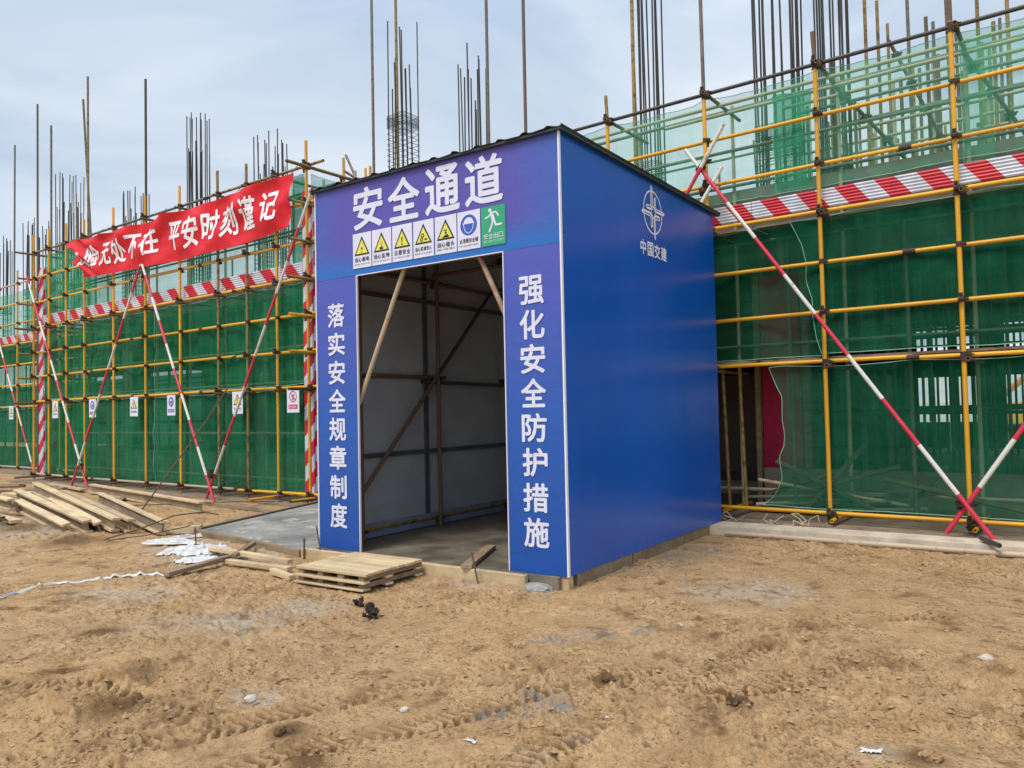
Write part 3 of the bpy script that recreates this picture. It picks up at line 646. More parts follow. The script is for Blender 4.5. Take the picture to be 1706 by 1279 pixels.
ZL = [5.66, 5.03, 4.40, 3.78, 3.17, 2.57, 1.96, .165]
LP = [-20.96, -20.12, -19.19, -18.27, -16.93, -15.59, -14.27, -12.96, -12.06, -11.19, -10.35]
def scaffold_left():
    Y = 8.206; ox, oy = -10.35, Y
    t = thing('tube_scaffold', 'yellow tube scaffold carrying the red banner left of the booth', 'scaffold', (ox, oy, 0), 0, 'tube scaffolds around the building')
    P = lambda x, y, z: Vector((x - ox, y - oy, z))
    tops = [6.1, 6.12, 6.1, 6.05, 6.08, 6.1, 6.05, 6.08, 6.02, 5.68, 6.06]
    for x, zt in zip(LP, tops):
        m = 'oldyellow' if x in (-12.96, -12.06) else 'yellow'
        tube('standard', P(x, Y, .05), P(x + rnd.uniform(-.02, .02), Y, zt), m, t, .0255)
        for z in ZL: coupler(P(x, Y, z), t, 0, rnd.random() < .5)
        for z in (5.60, 3.73, 1.91, .11):
            st = .12 if x not in (-20.96, -10.35) else .45
            tube('transom', P(x + .05, Y - st, z), P(x + .05, 9.40, z), 'browntube', t)
        tube('standard', P(x + .25, 9.05, .02), P(x + .25, 9.05, 5.7), 'paletube', t)
    tube('transom', P(-11.24, Y - .55, .10), P(-11.14, Y + .3, .12), 'yellow', t)
    for i, z in enumerate(ZL):
        y = Y + .05; mk = 'yellow'
        if i == 0:
            for a, b, m_ in ((-21.1, -18.0, 'oldyellow'), (-18.0, -13.4, 'greytube'), (-13.4, -9.98, 'oldyellow')): tube('ledger', P(a, y, z + .01), P(b, y, z), m_, t)
            tube('sleeve', P(-13.47, y, z), P(-13.33, y, z), 'rust', t, .031); continue
        for a, b in ((-21.15, -18.0 if i % 2 else -16.2), (-18.0 if i % 2 else -16.2, -12.5 if i % 2 else -13.6), (-12.5 if i % 2 else -13.6, -10.08)):
            tube('ledger', P(a, y, z + rnd.uniform(-.012, .012)), P(b, y, z + rnd.uniform(-.012, .012)), ('paletube' if b < -11 else 'yellow') if i == 7 else 'yellow', t)
            tube('sleeve', P(b - .06, y, z), P(b + .05, y, z), 'rust', t, .031)
    for z in (5.55, 4.9, 3.7, 2.75, 2.1, 1.15, .3): tube('ledger', P(-20.9, 9.0, z), P(-10.6, 9.0, z), 'paletube' if z < 3 else 'greytube', t)
    for z in (5.40, 4.75): tube('ledger', P(-20.9, 8.8, z), P(-11.2, 8.8, z), 'greytube', t, .02)
    # return towards the building at the entrance corner
    for z in ZL:
        tube('ledger', P(-10.30, Y - .42, z - .05), P(-10.30, 9.66, z - .05), 'oldyellow' if z > 4 else 'yellow', t)
        coupler(P(-10.35, Y, z - .06), t, math.pi / 2)
        tube('ledger', P(-20.98, Y - .35, z - .05), P(-20.98, 9.7, z - .05), 'oldyellow', t)
    tube('standard', P(-10.33, 8.99, .02), P(-10.33, 8.99, 5.96), 'yellow', t, .0255)
    for z in ZL: coupler(P(-10.33, 8.99, z - .05), t, math.pi / 2)
    tube('standard', P(-10.33, 9.5, .02), P(-10.33, 9.5, 5.9), 'yellow', t)
    # tall spare standards behind
    for x, y, z0, zt, m_, x2 in ((-23.0, 9.1, .02, 10.2, 'greytube', -23.0), (-22.15, 9.1, .02, 9.4, 'greytube', -22.15), (-20.05, 9.1, .02, 10.15, 'oldyellow', -20.05), (-19.95, 9.12, 6.0, 9.65, 'greytube', -20.35), (-17.25, 9.1, .02, 9.30, 'darktube', -17.22)):
        tube('standard', P(x, y, z0), P(x2, y, zt), m_, t, .027)
    tube('raking_tube', P(-11.65, 10.2, 6.6), P(-11.15, 10.2, 5.7), 'greytube', t)
    tube('raking_tube', P(-11.35, 9.9, 6.15), P(-10.9, 10.3, 5.75), 'browntube', t)
    for a, b, ph in (((-15.43, 8.03, 4.62), (-18.05, 7.82, .02), .05), ((-15.43, 8.06, 4.62), (-12.36, 7.72, .0), .55), ((-20.98, 8.05, 5.05), (-17.52, 7.92, .0), .0), ((-9.99, 8.03, 5.15), (-12.95, 7.93, .0), .30)):
        L = (Vector(b) - Vector(a)).length
        o = tube('diagonal_brace', P(*a), P(*b), 'lbrace%.2f' % (a[0] + b[0]), t, .0242, brace_mat(L, (.46 - L / 1.18) % 1)); o['label'] = 'red and white banded diagonal brace'
    for p in ((-15.43, 8.08, 4.55), (-17.80, 7.9, .5), (-12.66, 7.82, .45), (-12.96, 8.15, .62), (-12.85, 7.95, .5)): coupler(P(*p), t, .6)
    return t
scaffold_left()

def scaffold_far():
    Y = 9.62; ox = -25.7
    t = thing('tube_scaffold', 'yellow tube scaffold set further back at the left edge', 'scaffold', (ox, Y, 0), 0, 'tube scaffolds around the building')
    P = lambda x, y, z: Vector((x - ox, y - Y, z))
    zs = [5.62, 5.02, 4.42, 3.80, 3.17, 2.55, 1.90, .10]
    for x in (-22.9, -24.3, -25.72, -27.15, -28.6, -30, -31.5, -33):
        tube('standard', P(x, Y, .02), P(x, Y, 6.0), 'yellow', t, .0255); tube('standard', P(x, 10.6, .02), P(x, 10.6, 5.7), 'greytube', t)
        for z in zs: coupler(P(x, Y, z), t)
    for z in zs: tube('ledger', P(-34, Y + .05, z), P(-21.2, Y + .05, z), 'yellow' if z < 5.5 and z > .3 else 'paletube', t)
    tube('standard', P(-28.6, 10.6, 5.5), P(-28.55, 10.6, 10.7), 'greytube', t, .027)
    tube('standard', P(-23.2, 10.2, 5.5), P(-23.2, 10.2, 8.0), 'oldyellow', t, .02)
    L = 4.6; o = tube('diagonal_brace', P(-26.7, 9.45, 4.0), P(-23.85, 9.35, .0), 'fbrace', t, .0242, brace_mat(L, .4)); o['label'] = 'red and white banded diagonal brace'
scaffold_far()

def tall_tubes():
    for x, m_, lb in ((-11.50, 'greytube', 'leftmost tall grey tube rising behind the booth roof'), (-10.81, 'oldyellow', 'tall mottled tube standing in front of the tied rebar cage'),
                      (-8.52, 'greytube', 'tall tube rising beside the untied rebar bundle above the roof'), (-7.70, 'browntube', 'tall brown tube rising nearest the roof corner'), (-5.60, 'oldyellow', 'tall yellowish tube against the left side of the rebar behind the upper net')):
        t = thing('steel_tube', lb, 'steel tube', (x, 10.8, 4.1), 0, 'tall tubes standing on the slab')
        tube('shaft', (0, 0, 0), (0.01, 0, 7.5), m_, t, .029)
tall_tubes()

# ------------------------------------------------------------ toe boards, corner boards
def corrugated_strip(length, z0, z1, axis='x', ridges=6, depth=.012, vert=False):
    b = MB(); n = ridges * 2
    for k in range(n + 1):
        f = k / n; d = depth if k % 2 else 0
        if not vert:
            z = z0 + (z1 - z0) * f
            b.v += [(0, -d, z), (length, -d, z)] if axis == 'x' else [(-d, 0, z), (-d, length, z)]
        else:
            u = length * f
            b.v += [(u, -d, z0), (u, -d, z1)] if axis == 'x' else [(d, u, z0), (d, u, z1)]
    m_ = len(b.v)
    for k in range(n): b.f.append((2 * k, 2 * k + 1, 2 * k + 3, 2 * k + 2))
    # thickness
    b.v += [(x + (.004 if axis != 'x' else 0), y + (.004 if axis == 'x' else 0), z) for x, y, z in b.v[:m_]]
    for k in range(n): b.f.append((m_ + 2 * k, m_ + 2 * k + 2, m_ + 2 * k + 3, m_ + 2 * k + 1))
    return b
def toe(label, x0, x1, y, z0, z1, mat, n):
    t = thing('toe_board', label, 'toe board', (x0, y, z0), 0, 'red and white toe boards')
    L = (x1 - x0) / n
    for k in range(n):
        b = corrugated_strip(L - .006, 0, z1 - z0); b.v = [(x + k * L, yy + rnd.uniform(-.0008, .0008), z) for x, yy, z in b.v]
        ob('board', b.mesh('board', mat), t)
toe('red and white striped corrugated toe board on the scaffold right of the booth', -10.2, 3.4, 9.70, 3.855, 4.085, M['stripeR'], 4)
toe('red and white striped toe board below the red banner', -20.85, -10.6, 8.30, 3.83, 4.07, M['stripeL'], 4)
toe('red and white striped toe board on the far left scaffold', -34, -21.2, 9.71, 3.85, 4.08, M['stripeL'], 4)
def corner(label, x, sgn):
    t = thing('corner_board', label, 'corner board', (x, 8.30, .12), 0, 'striped boards on scaffold corners')
    ob('front_face', corrugated_strip(.26, 0, 5.15, 'x', 5, .010, True).mesh('front_face', M['stripeV']), t, (-.27, 0, 0))
    ob('side_face', corrugated_strip(.30, 0, 5.15, 'y', 5, .010, True).mesh('side_face', M['stripeV2']), t, (.004, 0.0, 0))
corner('tall red and white diagonal striped corner board beside the booth', -10.33, 1)
corner('narrow red and white diagonal striped corner board at the far end of the banner scaffold', -20.66, 1)

# ------------------------------------------------------------ nets
def net(label, mat, x0, x1, z0, z1, Y, seed, amp=.03, edge=None, axis='x', cords=True, sag=.03, group='green safety nets', redge=None, wave=1.0):
    nx = max(12, int(abs(x1 - x0) / .05)); nzz = max(10, int((z1 - z0) / .06))
    u = np.linspace(0, 1, nx); v = np.linspace(0, 1, nzz); U, V = np.meshgrid(u, v, indexing='ij')
    Z = z0 + (z1 - z0) * V
    if edge is not None:
        ez = [e[1] for e in edge][::-1]; ex = [e[0] for e in edge][::-1]
        if ez[0] > ez[-1]: ez, ex = ez[::-1], ex[::-1]
        XL = np.interp(Z, ez, ex); X = XL + (x1 - XL) * U
    else: X = x0 + (x1 - x0) * U
    r = np.random.RandomState(seed)
    n1 = fbm(X + seed * 3.1, Z * .5 + seed, 1.6, 3) - .5; n2 = fbm(X * 1.0 + seed, Z * .25, 5, 2) - .5
    pin = (np.sin(np.pi * V) ** .5)
    n3 = np.abs(fbm(X * 1.0 + .25 * Z + seed * 2, Z * .3 - .2 * X, 3.2, 3) - .5) - .1
    D = np.clip((n1 * 1.8 * pin + n2 * 1.3 + n3 * 2.6) * amp * 2 * wave, -.035, .12)
    topd = sag * np.abs(np.sin(U * abs(x1 - x0) * math.pi / 1.44 + seed)) * (V ** 6); botd = sag * (fbm(X + 30, X * 0 + seed, 1.5, 2)) * ((1 - V) ** 6)
    Z = Z - topd + botd
    P = np.stack([X, Y + D, Z], 2) if axis == 'x' else np.stack([Y + D, X, Z], 2)
    org = Vector(P[0, 0]); P = P - P[0, 0]
    t = thing('safety_net', label, 'safety net', org, 0, group)
    ob('mesh_sheet', grid_mesh('mesh_sheet', P, mat), t)
    if cords:
        b = MB()
        def line(pts):
            pts = pts[::2] if len(pts) > 30 else pts
            off = Vector((0, -.004, 0)) if axis == 'x' else Vector((.004, 0, 0))
            for a, c in zip(pts[:-1], pts[1:]): b.tube(Vector(a) + off, Vector(c) + off, .0045, 4, False)
        line(list(P[:, 0])); line(list(P[:, -1])); line(list(P[0, :]))
        ob('edge_cord', b.mesh('edge_cord', M['net_cord']), t)
    return t
# left facade
k = 0
for a, b in ((-20.62, -15.52), (-15.47, -10.62)):
    s = 'beyond' if k == 0 else 'nearest'
    net('dense green net sheet at ground level, %s half of the banner scaffold' % ('left' if k == 0 else 'right'), M['net_left'], a, b, .12, 1.93, 8.33, 3 + k, .035)
    net('dense green net sheet in the middle storey, %s half of the banner scaffold' % ('left' if k == 0 else 'right'), M['net_left'], a, b, 1.99, 3.74, 8.34, 7 + k, .04)
    k += 1
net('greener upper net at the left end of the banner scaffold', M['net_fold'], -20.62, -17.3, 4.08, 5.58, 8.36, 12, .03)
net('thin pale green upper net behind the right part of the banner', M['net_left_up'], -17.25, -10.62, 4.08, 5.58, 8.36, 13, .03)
net('narrow hanging net gathered beside the corner board', M['net_fold'], -10.98, -10.62, 3.0, 5.6, 8.40, 15, .03, sag=.0)
net('pale net on the return side above the booth roof', M['net_left_up'], 8.35, 9.55, .2, 5.55, -10.42, 16, .02, axis='y')
# far left
net('dense green net at ground level on the far left scaffold', M['net_left'], -34, -21.1, .08, 1.85, 9.75, 21, .03)
net('dense green net in the middle storey of the far left scaffold', M['net_left'], -34, -21.1, 1.92, 3.8, 9.76, 22, .03)
net('light upper net on the far left scaffold', M['net_left_up'], -34, -21.1, 4.08, 5.4, 9.77, 23, .03)
# right facade
EDGE1 = [(-3.25, 1.97), (-3.17, 1.75), (-3.09, 1.58), (-3.10, 1.3), (-3.075, 1.12), (-3.09, .97), (-3.14, .85), (-3.12, .56), (-3.22, .36), (-3.38, .21)]
EDGE2 = [(-2.92, 3.77), (-2.80, 3.45), (-2.755, 3.2), (-2.77, 3.0), (-2.69, 2.75), (-2.70, 2.6), (-2.66, 2.3), (-2.60, 2.09)]
net('ground-level green net with a wavy torn left edge right of the booth', M['net_right'], -3.2, 3.3, .22, 1.97, 9.70, 31, .025, EDGE1)
net('middle green net sheet between the booth and the second yellow pole', M['net_right'], -10.0, -2.50, 2.06, 3.76, 9.72, 32, .03)
net('middle green net sheet overlapping from the second yellow pole to the right', M['net_right'], -2.8, 3.3, 2.08, 3.77, 9.695, 33, .03, EDGE2)
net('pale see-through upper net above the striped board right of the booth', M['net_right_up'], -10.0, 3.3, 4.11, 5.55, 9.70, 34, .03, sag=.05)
net('doubled darker strip of net hanging left of the second yellow pole', M['net_fold'], -3.12, -2.66, 4.15, 5.42, 9.78, 35, .05, sag=.05)
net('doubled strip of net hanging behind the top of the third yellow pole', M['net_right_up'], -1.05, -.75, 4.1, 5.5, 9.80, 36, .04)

# ------------------------------------------------------------ rebar cages
def cage(x, y, s, z0, tops, dense, light, lab, lean=0, matk='rebar', n=12):
    t = thing('rebar_cage', lab, 'rebar cage', (x, y, z0), 0, 'column rebar cages above the slab')
    r = random.Random(int(x * 100)); b = MB()
    pts = []
    per = n // 4
    for k in range(n):
        q = k // per; f = (k % per) / per * s - s / 2
        pts.append([(f, -s / 2), (s / 2, f), (-f, s / 2), (-s / 2, -f)][q])
    for i, (px, py) in enumerate(pts):
        zt = tops[i % len(tops)] + r.uniform(-.12, .12); L = zt - z0
        b.tube((px, py, 0), (px + r.uniform(-.05, .05) + lean, py + r.uniform(-.05, .05), L), .0136, 6)
    ob('bar_bundle', b.mesh('bar_bundle', M[matk]), t)
    c = MB()
    def ring(z, e=0):
        h = s / 2 + .016 + e; j = [r.uniform(-.008, .008) for _ in range(8)]
        P4 = [(-h, -h, z + j[0]), (h, -h, z + j[1]), (h, h, z + j[2]), (-h, h, z + j[3])]
        for a, b2 in ((0, 1), (1, 2), (2, 3), (3, 0)): c.tube(P4[a], P4[b2], .0055, 4, False)
        c.tube((-h, 0, z + .01), (0, -h, z + .01), .0045, 4, False); c.tube((h, 0, z), (0, h, z), .0045, 4, False)
    for z in dense: ring(z - z0)
    for z in light: ring(z - z0)
    if dense or light: ob('stirrup_stack', c.mesh('stirrup_stack', M[matk]), t)
ar = lambda a, b, s: [a + i * s for i in range(int((b - a) / s) + 1)]
cage(-10.85, 11.0, .42, 4.1, [9.3, 8.5, 8.4, 9.2, 8.3, 7.9], ar(7.15, 7.40, .025), ar(4.3, 7.1, .11), 'tall rebar cage with bunched stirrups behind the left part of the booth roof')
cage(-9.05, 11.0, .34, 4.1, [7.9, 7.8, 8.2, 7.2, 7.7], [], ar(4.3, 5.6, .15), 'untied rebar bundle rising behind the middle of the booth roof', .0)
cage(-5.50, 11.1, .34, 4.1, [9.5, 9.2, 9.8], ar(4.95, 5.35, .03), ar(4.3, 4.9, .10), 'rebar bundle above the far corner of the booth roof')
cage(-3.42, 11.0, .50, 4.1, [9.4, 9.8, 9.1], ar(5.05, 5.42, .025), ar(4.2, 4.95, .09), 'thick rebar cage just left of the second yellow pole', .0, 'rebar', 16)
cage(-2.72, 11.15, .34, 4.1, [9.4, 9.8, 9.1], ar(4.55, 4.85, .025), ar(4.2, 4.5, .08), 'rebar bundle directly behind the second yellow pole', .0, 'rebar', 12)
cage(-3.95, 12.2, .30, 4.1, [5.7, 5.6], ar(4.3, 4.9, .03), [], 'short thin rebar cage with spiral stirrups behind the upper net', 0, 'rebar', 8)
cage(-18.20, 11.0, .40, 4.1, [9.3, 8.4, 9.2, 8.3], [], ar(4.3, 5.6, .11), 'tall rebar bundle rising above the middle of the red banner', 0, 'rebar', 20)
cage(-15.15, 11.0, .55, 4.1, [7.9, 7.25, 8.0, 7.2, 7.8], [], ar(4.3, 5.9, .10), 'rebar bundle rising above the right end of the red banner', 0, 'rebar', 20)
cage(-12.7, 11.3, .5, 4.1, [5.5, 5.3], [], ar(4.3, 5.3, .09), 'short rebar cage behind the net beside the corner board')
cage(-25.5, 11.0, .55, 4.1, [9.1, 8.2, 9.2, 8.1], ar(6.7, 7.0, .04), ar(4.3, 6.7, .2), 'rebar cage with a dark band of stirrups left of the banner', 0, 'rebar', 20)
cage(-21.4, 11.0, .50, 4.1, [7.8, 7.2, 7.9, 7.1], [], ar(4.3, 5.8, .12), 'rebar bundle rising above the left end of the banner', 0, 'rebar', 20)
cage(-27.8, 11.0, .60, 4.1, [8.0, 7.6, 7.9], ar(5.6, 5.8, .04), ar(4.3, 5.6, .2), 'rebar cage above the left corner board', 0, 'rebar', 20)
cage(-31.2, 11.0, .70, 4.1, [8.0, 7.6, 8.1], ar(5.3, 5.55, .04), ar(4.3, 5.3, .2), 'rebar cage at the far left edge', 0, 'rebar', 20)
cage(-.2, 12.6, .45, 4.1, [7.6, 8.2, 7.0], [], ar(4.3, 5.3, .1), 'rebar cage among the tubes right of the third yellow pole', 0, 'rustbar')

# ------------------------------------------------------------ lettering
CHARS = sorted(set('安全通道强化安全防护措施落实安全规章制度中国交建风险无处不在平安时刻谨记当心触电坠物注意机械伤人碰头必须戴帽出口禁止烟火ABCDEFGHIJKLMNOPQRSTUVWXYZ'))
def glyphs(offset):
    obs = {}
    for ch in CHARS:
        cu = bpy.data.curves.new('t', 'FONT'); cu.body = ch; cu.size = 1; cu.resolution_u = 3; cu.offset = offset; cu.fill_mode = 'FRONT'
        o = bpy.data.objects.new('t', cu); C.objects.link(o); obs[ch] = o
    bpy.context.view_layer.update(); dg = bpy.context.evaluated_depsgraph_get(); G = {}
    for ch, o in obs.items():
        me = o.evaluated_get(dg).to_mesh(); V = np.array([v.co[:] for v in me.vertices]) if len(me.vertices) else np.zeros((0, 3))
        F = [tuple(p.vertices) for p in me.polygons]; o.evaluated_get(dg).to_mesh_clear()
        if len(V):
            mn, mxx = V[:, :2].min(0), V[:, :2].max(0); G[ch] = ((V[:, :2] - mn) / np.maximum(mxx - mn, 1e-6), F, (mxx - mn))
    for o in obs.values(): cu = o.data; bpy.data.objects.remove(o); bpy.data.curves.remove(cu)
    return G
GB = glyphs(0.0); GR = GB
BOLD = [(math.cos(a) , math.sin(a)) for a in [math.pi / 4 * i for i in range(8)]]
def char_mesh(G, ch, x0, x1, z0, z1, y, b=None, bold=True):
    """glyph fitted into a rectangle of the x,z plane"""
    b = b or MB(); V, F, _ = G[ch]
    e = .024 if max(x1 - x0, z1 - z0) > .1 else .012; ex, ez = e * (x1 - x0), e * (z1 - z0)
    for q, (sx_, sz_) in enumerate(BOLD if bold else [(0, 0)]):
        k = len(b.v)
        b.v += [(x0 + ex + p[0] * (x1 - x0 - 2 * ex) + sx_ * ex, y - q * .00012, z0 + ez + p[1] * (z1 - z0 - 2 * ez) + sz_ * ez) for p in V]; b.f += [tuple(k + i for i in f) for f in F]
    return b
def text_line(G, s, x0, x1, z0, z1, y, gap=.12, b=None):
    b = b or MB(); n = len(s); ws = [1.0 if c != ' ' else .5 for c in s]; tot = sum(ws); x = x0; cw = (x1 - x0) / tot
    for c, w_ in zip(s, ws):
        if c != ' ': 
            g = G[c][2]; narrow = (.5 * (1 - min(1, g[0] / .62)) if c in 'I' else 0)
            char_mesh(G, c, x + cw * w_ * (gap / 2 + narrow * .6), x + cw * w_ * (1 - gap / 2 - narrow * .6), z0, z1, y, b, z1 - z0 > .03)
        x += cw * w_
    return b

# ------------------------------------------------------------ the entrance booth
BX, BY, BA = -3.5443, 5.4497, math.radians(2.19)
W_, D_, H_ = 3.035, 3.66, 3.862
def disc(cx, cz, r, y, n=28, b=None, rx=None):
    b = b or MB(); rx = rx or r; b.poly([(cx + rx * math.cos(2 * math.pi * i / n), y, cz + r * math.sin(2 * math.pi * i / n)) for i in range(n)]); return b
def ringm(cx, cz, r0, r1, y, n=40, b=None):
    b = b or MB(); k = len(b.v)
    for r in (r0, r1): b.v += [(cx + r * math.cos(2 * math.pi * i / n), y, cz + r * math.sin(2 * math.pi * i / n)) for i in range(n)]
    for i in range(n): j = (i + 1) % n; b.f.append((k + i, k + j, k + n + j, k + n + i))
    return b
def stroke(b, pts, wd, y, cap=True):
    for (x0, z0), (x1, z1) in zip(pts[:-1], pts[1:]):
        dx, dz = x1 - x0, z1 - z0; L = math.hypot(dx, dz) or 1; nx, nz_ = -dz / L * wd / 2, dx / L * wd / 2
        b.poly([(x0 + nx, y, z0 + nz_), (x1 + nx, y, z1 + nz_), (x1 - nx, y, z1 - nz_), (x0 - nx, y, z0 - nz_)])
        y -= .0001
    if cap:
        for p in pts: disc(p[0], p[1], wd / 2, y - .0002, 10, b); y -= .0001
    return b
def booth():
    t = thing('safety_passage_booth', 'tall blue entrance booth with white lettering and dark open passage', 'booth', (BX, BY, 0), BA)
    def part(n, b, m, label=None, smooth=False, parent=t):
        o = ob(n, b.mesh(n, m, smooth) if isinstance(b, MB) else b, parent)
        if label: o['label'] = label
        return o
    zb = .098
    # side walls: outer blue skin, inner lining
    b = MB().box(-.022, .0, .002, D_, zb, H_); side = part('side_panel', b, M['side'], 'plain blue side wall with white round emblem')
    part('side_lining', MB().box(-.05, -.0225, .05, D_, zb, H_), M['inner'])
    part('side_panel', MB().box(-W_, -W_ + .022, .002, D_, zb, H_), M['side'], 'left side wall')
    part('side_lining', MB().box(-W_ + .0225, -W_ + .05, .05, D_, zb, H_), M['inner'])
    # front panels behind the vinyl
    part('front_backing', MB().box(-W_ + .055, -2.435, .008, .018, zb + .01, 2.90), M['inner'])
    part('front_backing', MB().box(-.585, -.055, .008, .018, zb + .01, 2.90), M['inner'])
    part('front_backing', MB().box(-W_ + .055, -.055, .008, .04, 2.912, H_ - .01), M['inner'])
    # vinyl sheets: gently rippled grids wrapped on the front
    def vinyl(n, x0, x1, z0, z1, label):
        nx, nz2 = max(8, int((x1 - x0) / .03)), max(8, int((z1 - z0) / .03))
        X, Z = np.meshgrid(np.linspace(x0, x1, nx), np.linspace(z0, z1, nz2), indexing='ij')
        ed = np.minimum(np.minimum(X - x0, x1 - X), np.minimum(Z - z0, z1 - Z)); ed = np.clip(ed / .05, 0, 1)
        Y = -.004 - .003 * (fbm(X * 1.5 + 3, Z * 1.2, 3, 3) ) - .004 * np.clip(fbm(X + 2 * Z, Z - X, 3.0, 3) - .55, 0, 1) * 3
        if z0 > 2.5: Y -= .010 * np.clip(fbm(X * 2.0, Z * 5, 3, 3) - .45, 0, 1) * np.clip((3.0 - Z) / .1, 0, 1)
        me = grid_mesh(n, np.stack([X, Y, Z], 2)[:, ::-1], M['vinyl']); o = ob(n, me, t); o['label'] = label
        b = MB().box(x0, x1, -.0035, .0075, z0, z1); b.f = b.f[:2] + b.f[3:] ; ob('sheet_edge', b.mesh('sheet_edge', M['trim']), o)
        return o
    hdr = vinyl('header_banner', -W_, 0, 2.905, H_, 'wide violet-blue header banner')
    colL = vinyl('column_banner', -W_, -2.425, zb, 2.903, 'left column banner')
    colR = vinyl('column_banner', -.592, 0, zb, 2.903, 'right column banner')
    part('corner_trim', MB().box(-.004, .008, -.016, .014, zb, H_), M['trim'])
    part('corner_trim', MB().box(-W_ - .007, -W_ + .004, -.016, .012, zb, H_), M['trim'])
    part('opening_trim', MB().box(-2.431, -2.423, -.018, .004, zb, 2.903), M['trim'])
    part('opening_trim', MB().box(-.596, -.589, -.018, .004, zb, 2.903), M['trim'])
    part('opening_trim', MB().box(-2.42, -.599, -.016, .004, 2.897, 2.904), M['trim'])
    # characters on the front
    yc = -.0112
    for ch, x0, x1, z0, z1 in (('安', -2.462, -2.045, 3.36, 3.79), ('全', -1.975, -1.558, 3.365, 3.795), ('通', -1.49, -1.066, 3.355, 3.81), ('道', -1.008, -.579, 3.36, 3.805)):
        part('character', char_mesh(GB, ch, x0, x1, z0, z1, yc), M['print_white'], None, False, hdr)
    for ch, zc0, zc1 in zip('落实安全规章制度', (2.397, 2.101, 1.802, 1.511, 1.215, .918, .617, .319), (2.645, 2.341, 2.049, 1.753, 1.457, 1.166, .862, .572)):
        part('character', char_mesh(GB, ch, -2.862, -2.612, zc0, zc1, yc), M['print_white'], None, False, colL)
    for ch, zc0, zc1 in zip('强化安全防护措施', (2.403, 2.105, 1.807, 1.516, 1.219, .923, .619, .320), (2.655, 2.36, 2.063, 1.767, 1.466, 1.169, .868, .573)):
        part('character', char_mesh(GB, ch, -.432, -.175, zc0, zc1, yc), M['print_white'], None, False, colR)
    # seven notice panels
    xs = [(-2.471, -2.212), (-2.200, -1.935), (-1.922, -1.660), (-1.645, -1.388), (-1.372, -1.112), (-1.100, -.838), (-.825, -.560)]
    kinds = ['bolt', 'fall', 'bang', 'gears', 'head', 'helmet', 'exit']
    cap = ['当心触电', '当心坠物', '注意安全', '当心机械伤人', '当心碰头', '必须戴安全帽', '安全出口']
    eng = ['BEWARE OF ELECTRIC', 'BEWARE OF FALLING', 'PAY ATTENTION TO SAFETY', 'BEWARE OF MACHINERY', 'MIND YOUR HEAD', 'MUST WEAR SAFETY HELMET', 'SECURITY EXIT']
    lab = ['white notice with yellow lightning triangle', 'white notice with yellow falling-objects triangle', 'white notice with yellow exclamation triangle', 'white notice with yellow gears triangle', 'white notice with yellow bumped-head triangle', 'white notice with blue helmet disc', 'green exit notice with running figure']
    z0, z1 = 2.972, 3.327
    for (x0, x1), kd, cn, en, lb in zip(xs, kinds, cap, eng, lab):
        n = part('notice_panel', MB().box(x0, x1, -.0135, -.0108, z0, z1), M['print_green'] if kd == 'exit' else M['print_white'], lb)
        cx = (x0 + x1) / 2; y1 = -.0148; y2 = -.0158; y3 = -.0168
        dk = M['print_black']
        if kd in ('bolt', 'fall', 'bang', 'gears', 'head'):
            tz0, tz1, hw = z0 + .128, z1 - .030, .108
            part('triangle_border', MB().poly([(cx - hw, y1, tz0), (cx + hw, y1, tz0), (cx, y1, tz1)]), dk, None, False, n)
            part('triangle_field', MB().poly([(cx - hw + .026, y2, tz0 + .017), (cx + hw - .026, y2, tz0 + .017), (cx, y2, tz1 - .035)]), M['print_yellow'], None, False, n)
            b = MB(); q = tz0
            if kd == 'bolt': b.poly([(cx + .004, y3, q + .098), (cx - .016, y3, q + .062), (cx + .001, y3, q + .064), (cx - .006, y3, q + .03), (cx + .017, y3, q + .076), (cx + .001, y3, q + .073)]); disc(cx - .004, q + .028, .007, y3 - .0002, 8, b)
            if kd == 'bang': b.poly([(cx - .010, y3, q + .105), (cx + .010, y3, q + .105), (cx + .004, y3, q + .048), (cx - .004, y3, q + .048)]); disc(cx, q + .034, .010, y3, 12, b)
            if kd == 'fall': b.box(cx - .024, cx + .024, y3 - .0006, y3, q + .022, q + .046); disc(cx, q + .058, .008, y3, 8, b); disc(cx - .012, q + .078, .006, y3, 6, b); disc(cx + .012, q + .080, .006, y3, 6, b); disc(cx + .001, q + .096, .006, y3, 6, b)
            if kd == 'gears': ringm(cx - .008, q + .080, .010, .021, y3, 16, b); ringm(cx - .022, q + .042, .010, .020, y3, 16, b); b.poly([(cx + .012, y3, q + .036), (cx + .05, y3, q + .03), (cx + .044, y3, q + .046), (cx + .02, y3, q + .054)])
            if kd == 'head': b.box(cx - .02, cx + .018, y3 - .0006, y3, q + .085, q + .094); disc(cx + .004, q + .066, .013, y3, 10, b); b.poly([(cx - .05, y3, q + .02), (cx + .045, y3, q + .02), (cx + .03, y3, q + .048), (cx + .006, y3, q + .05)])
            part('pictogram', b, dk, None, False, n)
        if kd == 'helmet':
            zc = z0 + .225
            part('blue_disc', disc(cx, zc, .096, y1, 32, None, .096), M['print_blue'], None, False, n)
            b = MB(); b.poly([(cx + .056 * math.cos(a), y2, zc + .018 + .052 * math.sin(a)) for a in [math.pi * i / 12 for i in range(13)]]); b.box(cx - .066, cx + .066, y2 - .0006, y2, zc + .010, zc + .021)
            stroke(b, [(cx - .058, zc + .012), (cx - .05, zc - .03), (cx - .03, zc - .062), (cx, zc - .076), (cx + .03, zc - .062), (cx + .05, zc - .03), (cx + .058, zc + .012)], .007, y2)
            part('pictogram', b, M['print_white'], None, False, n)
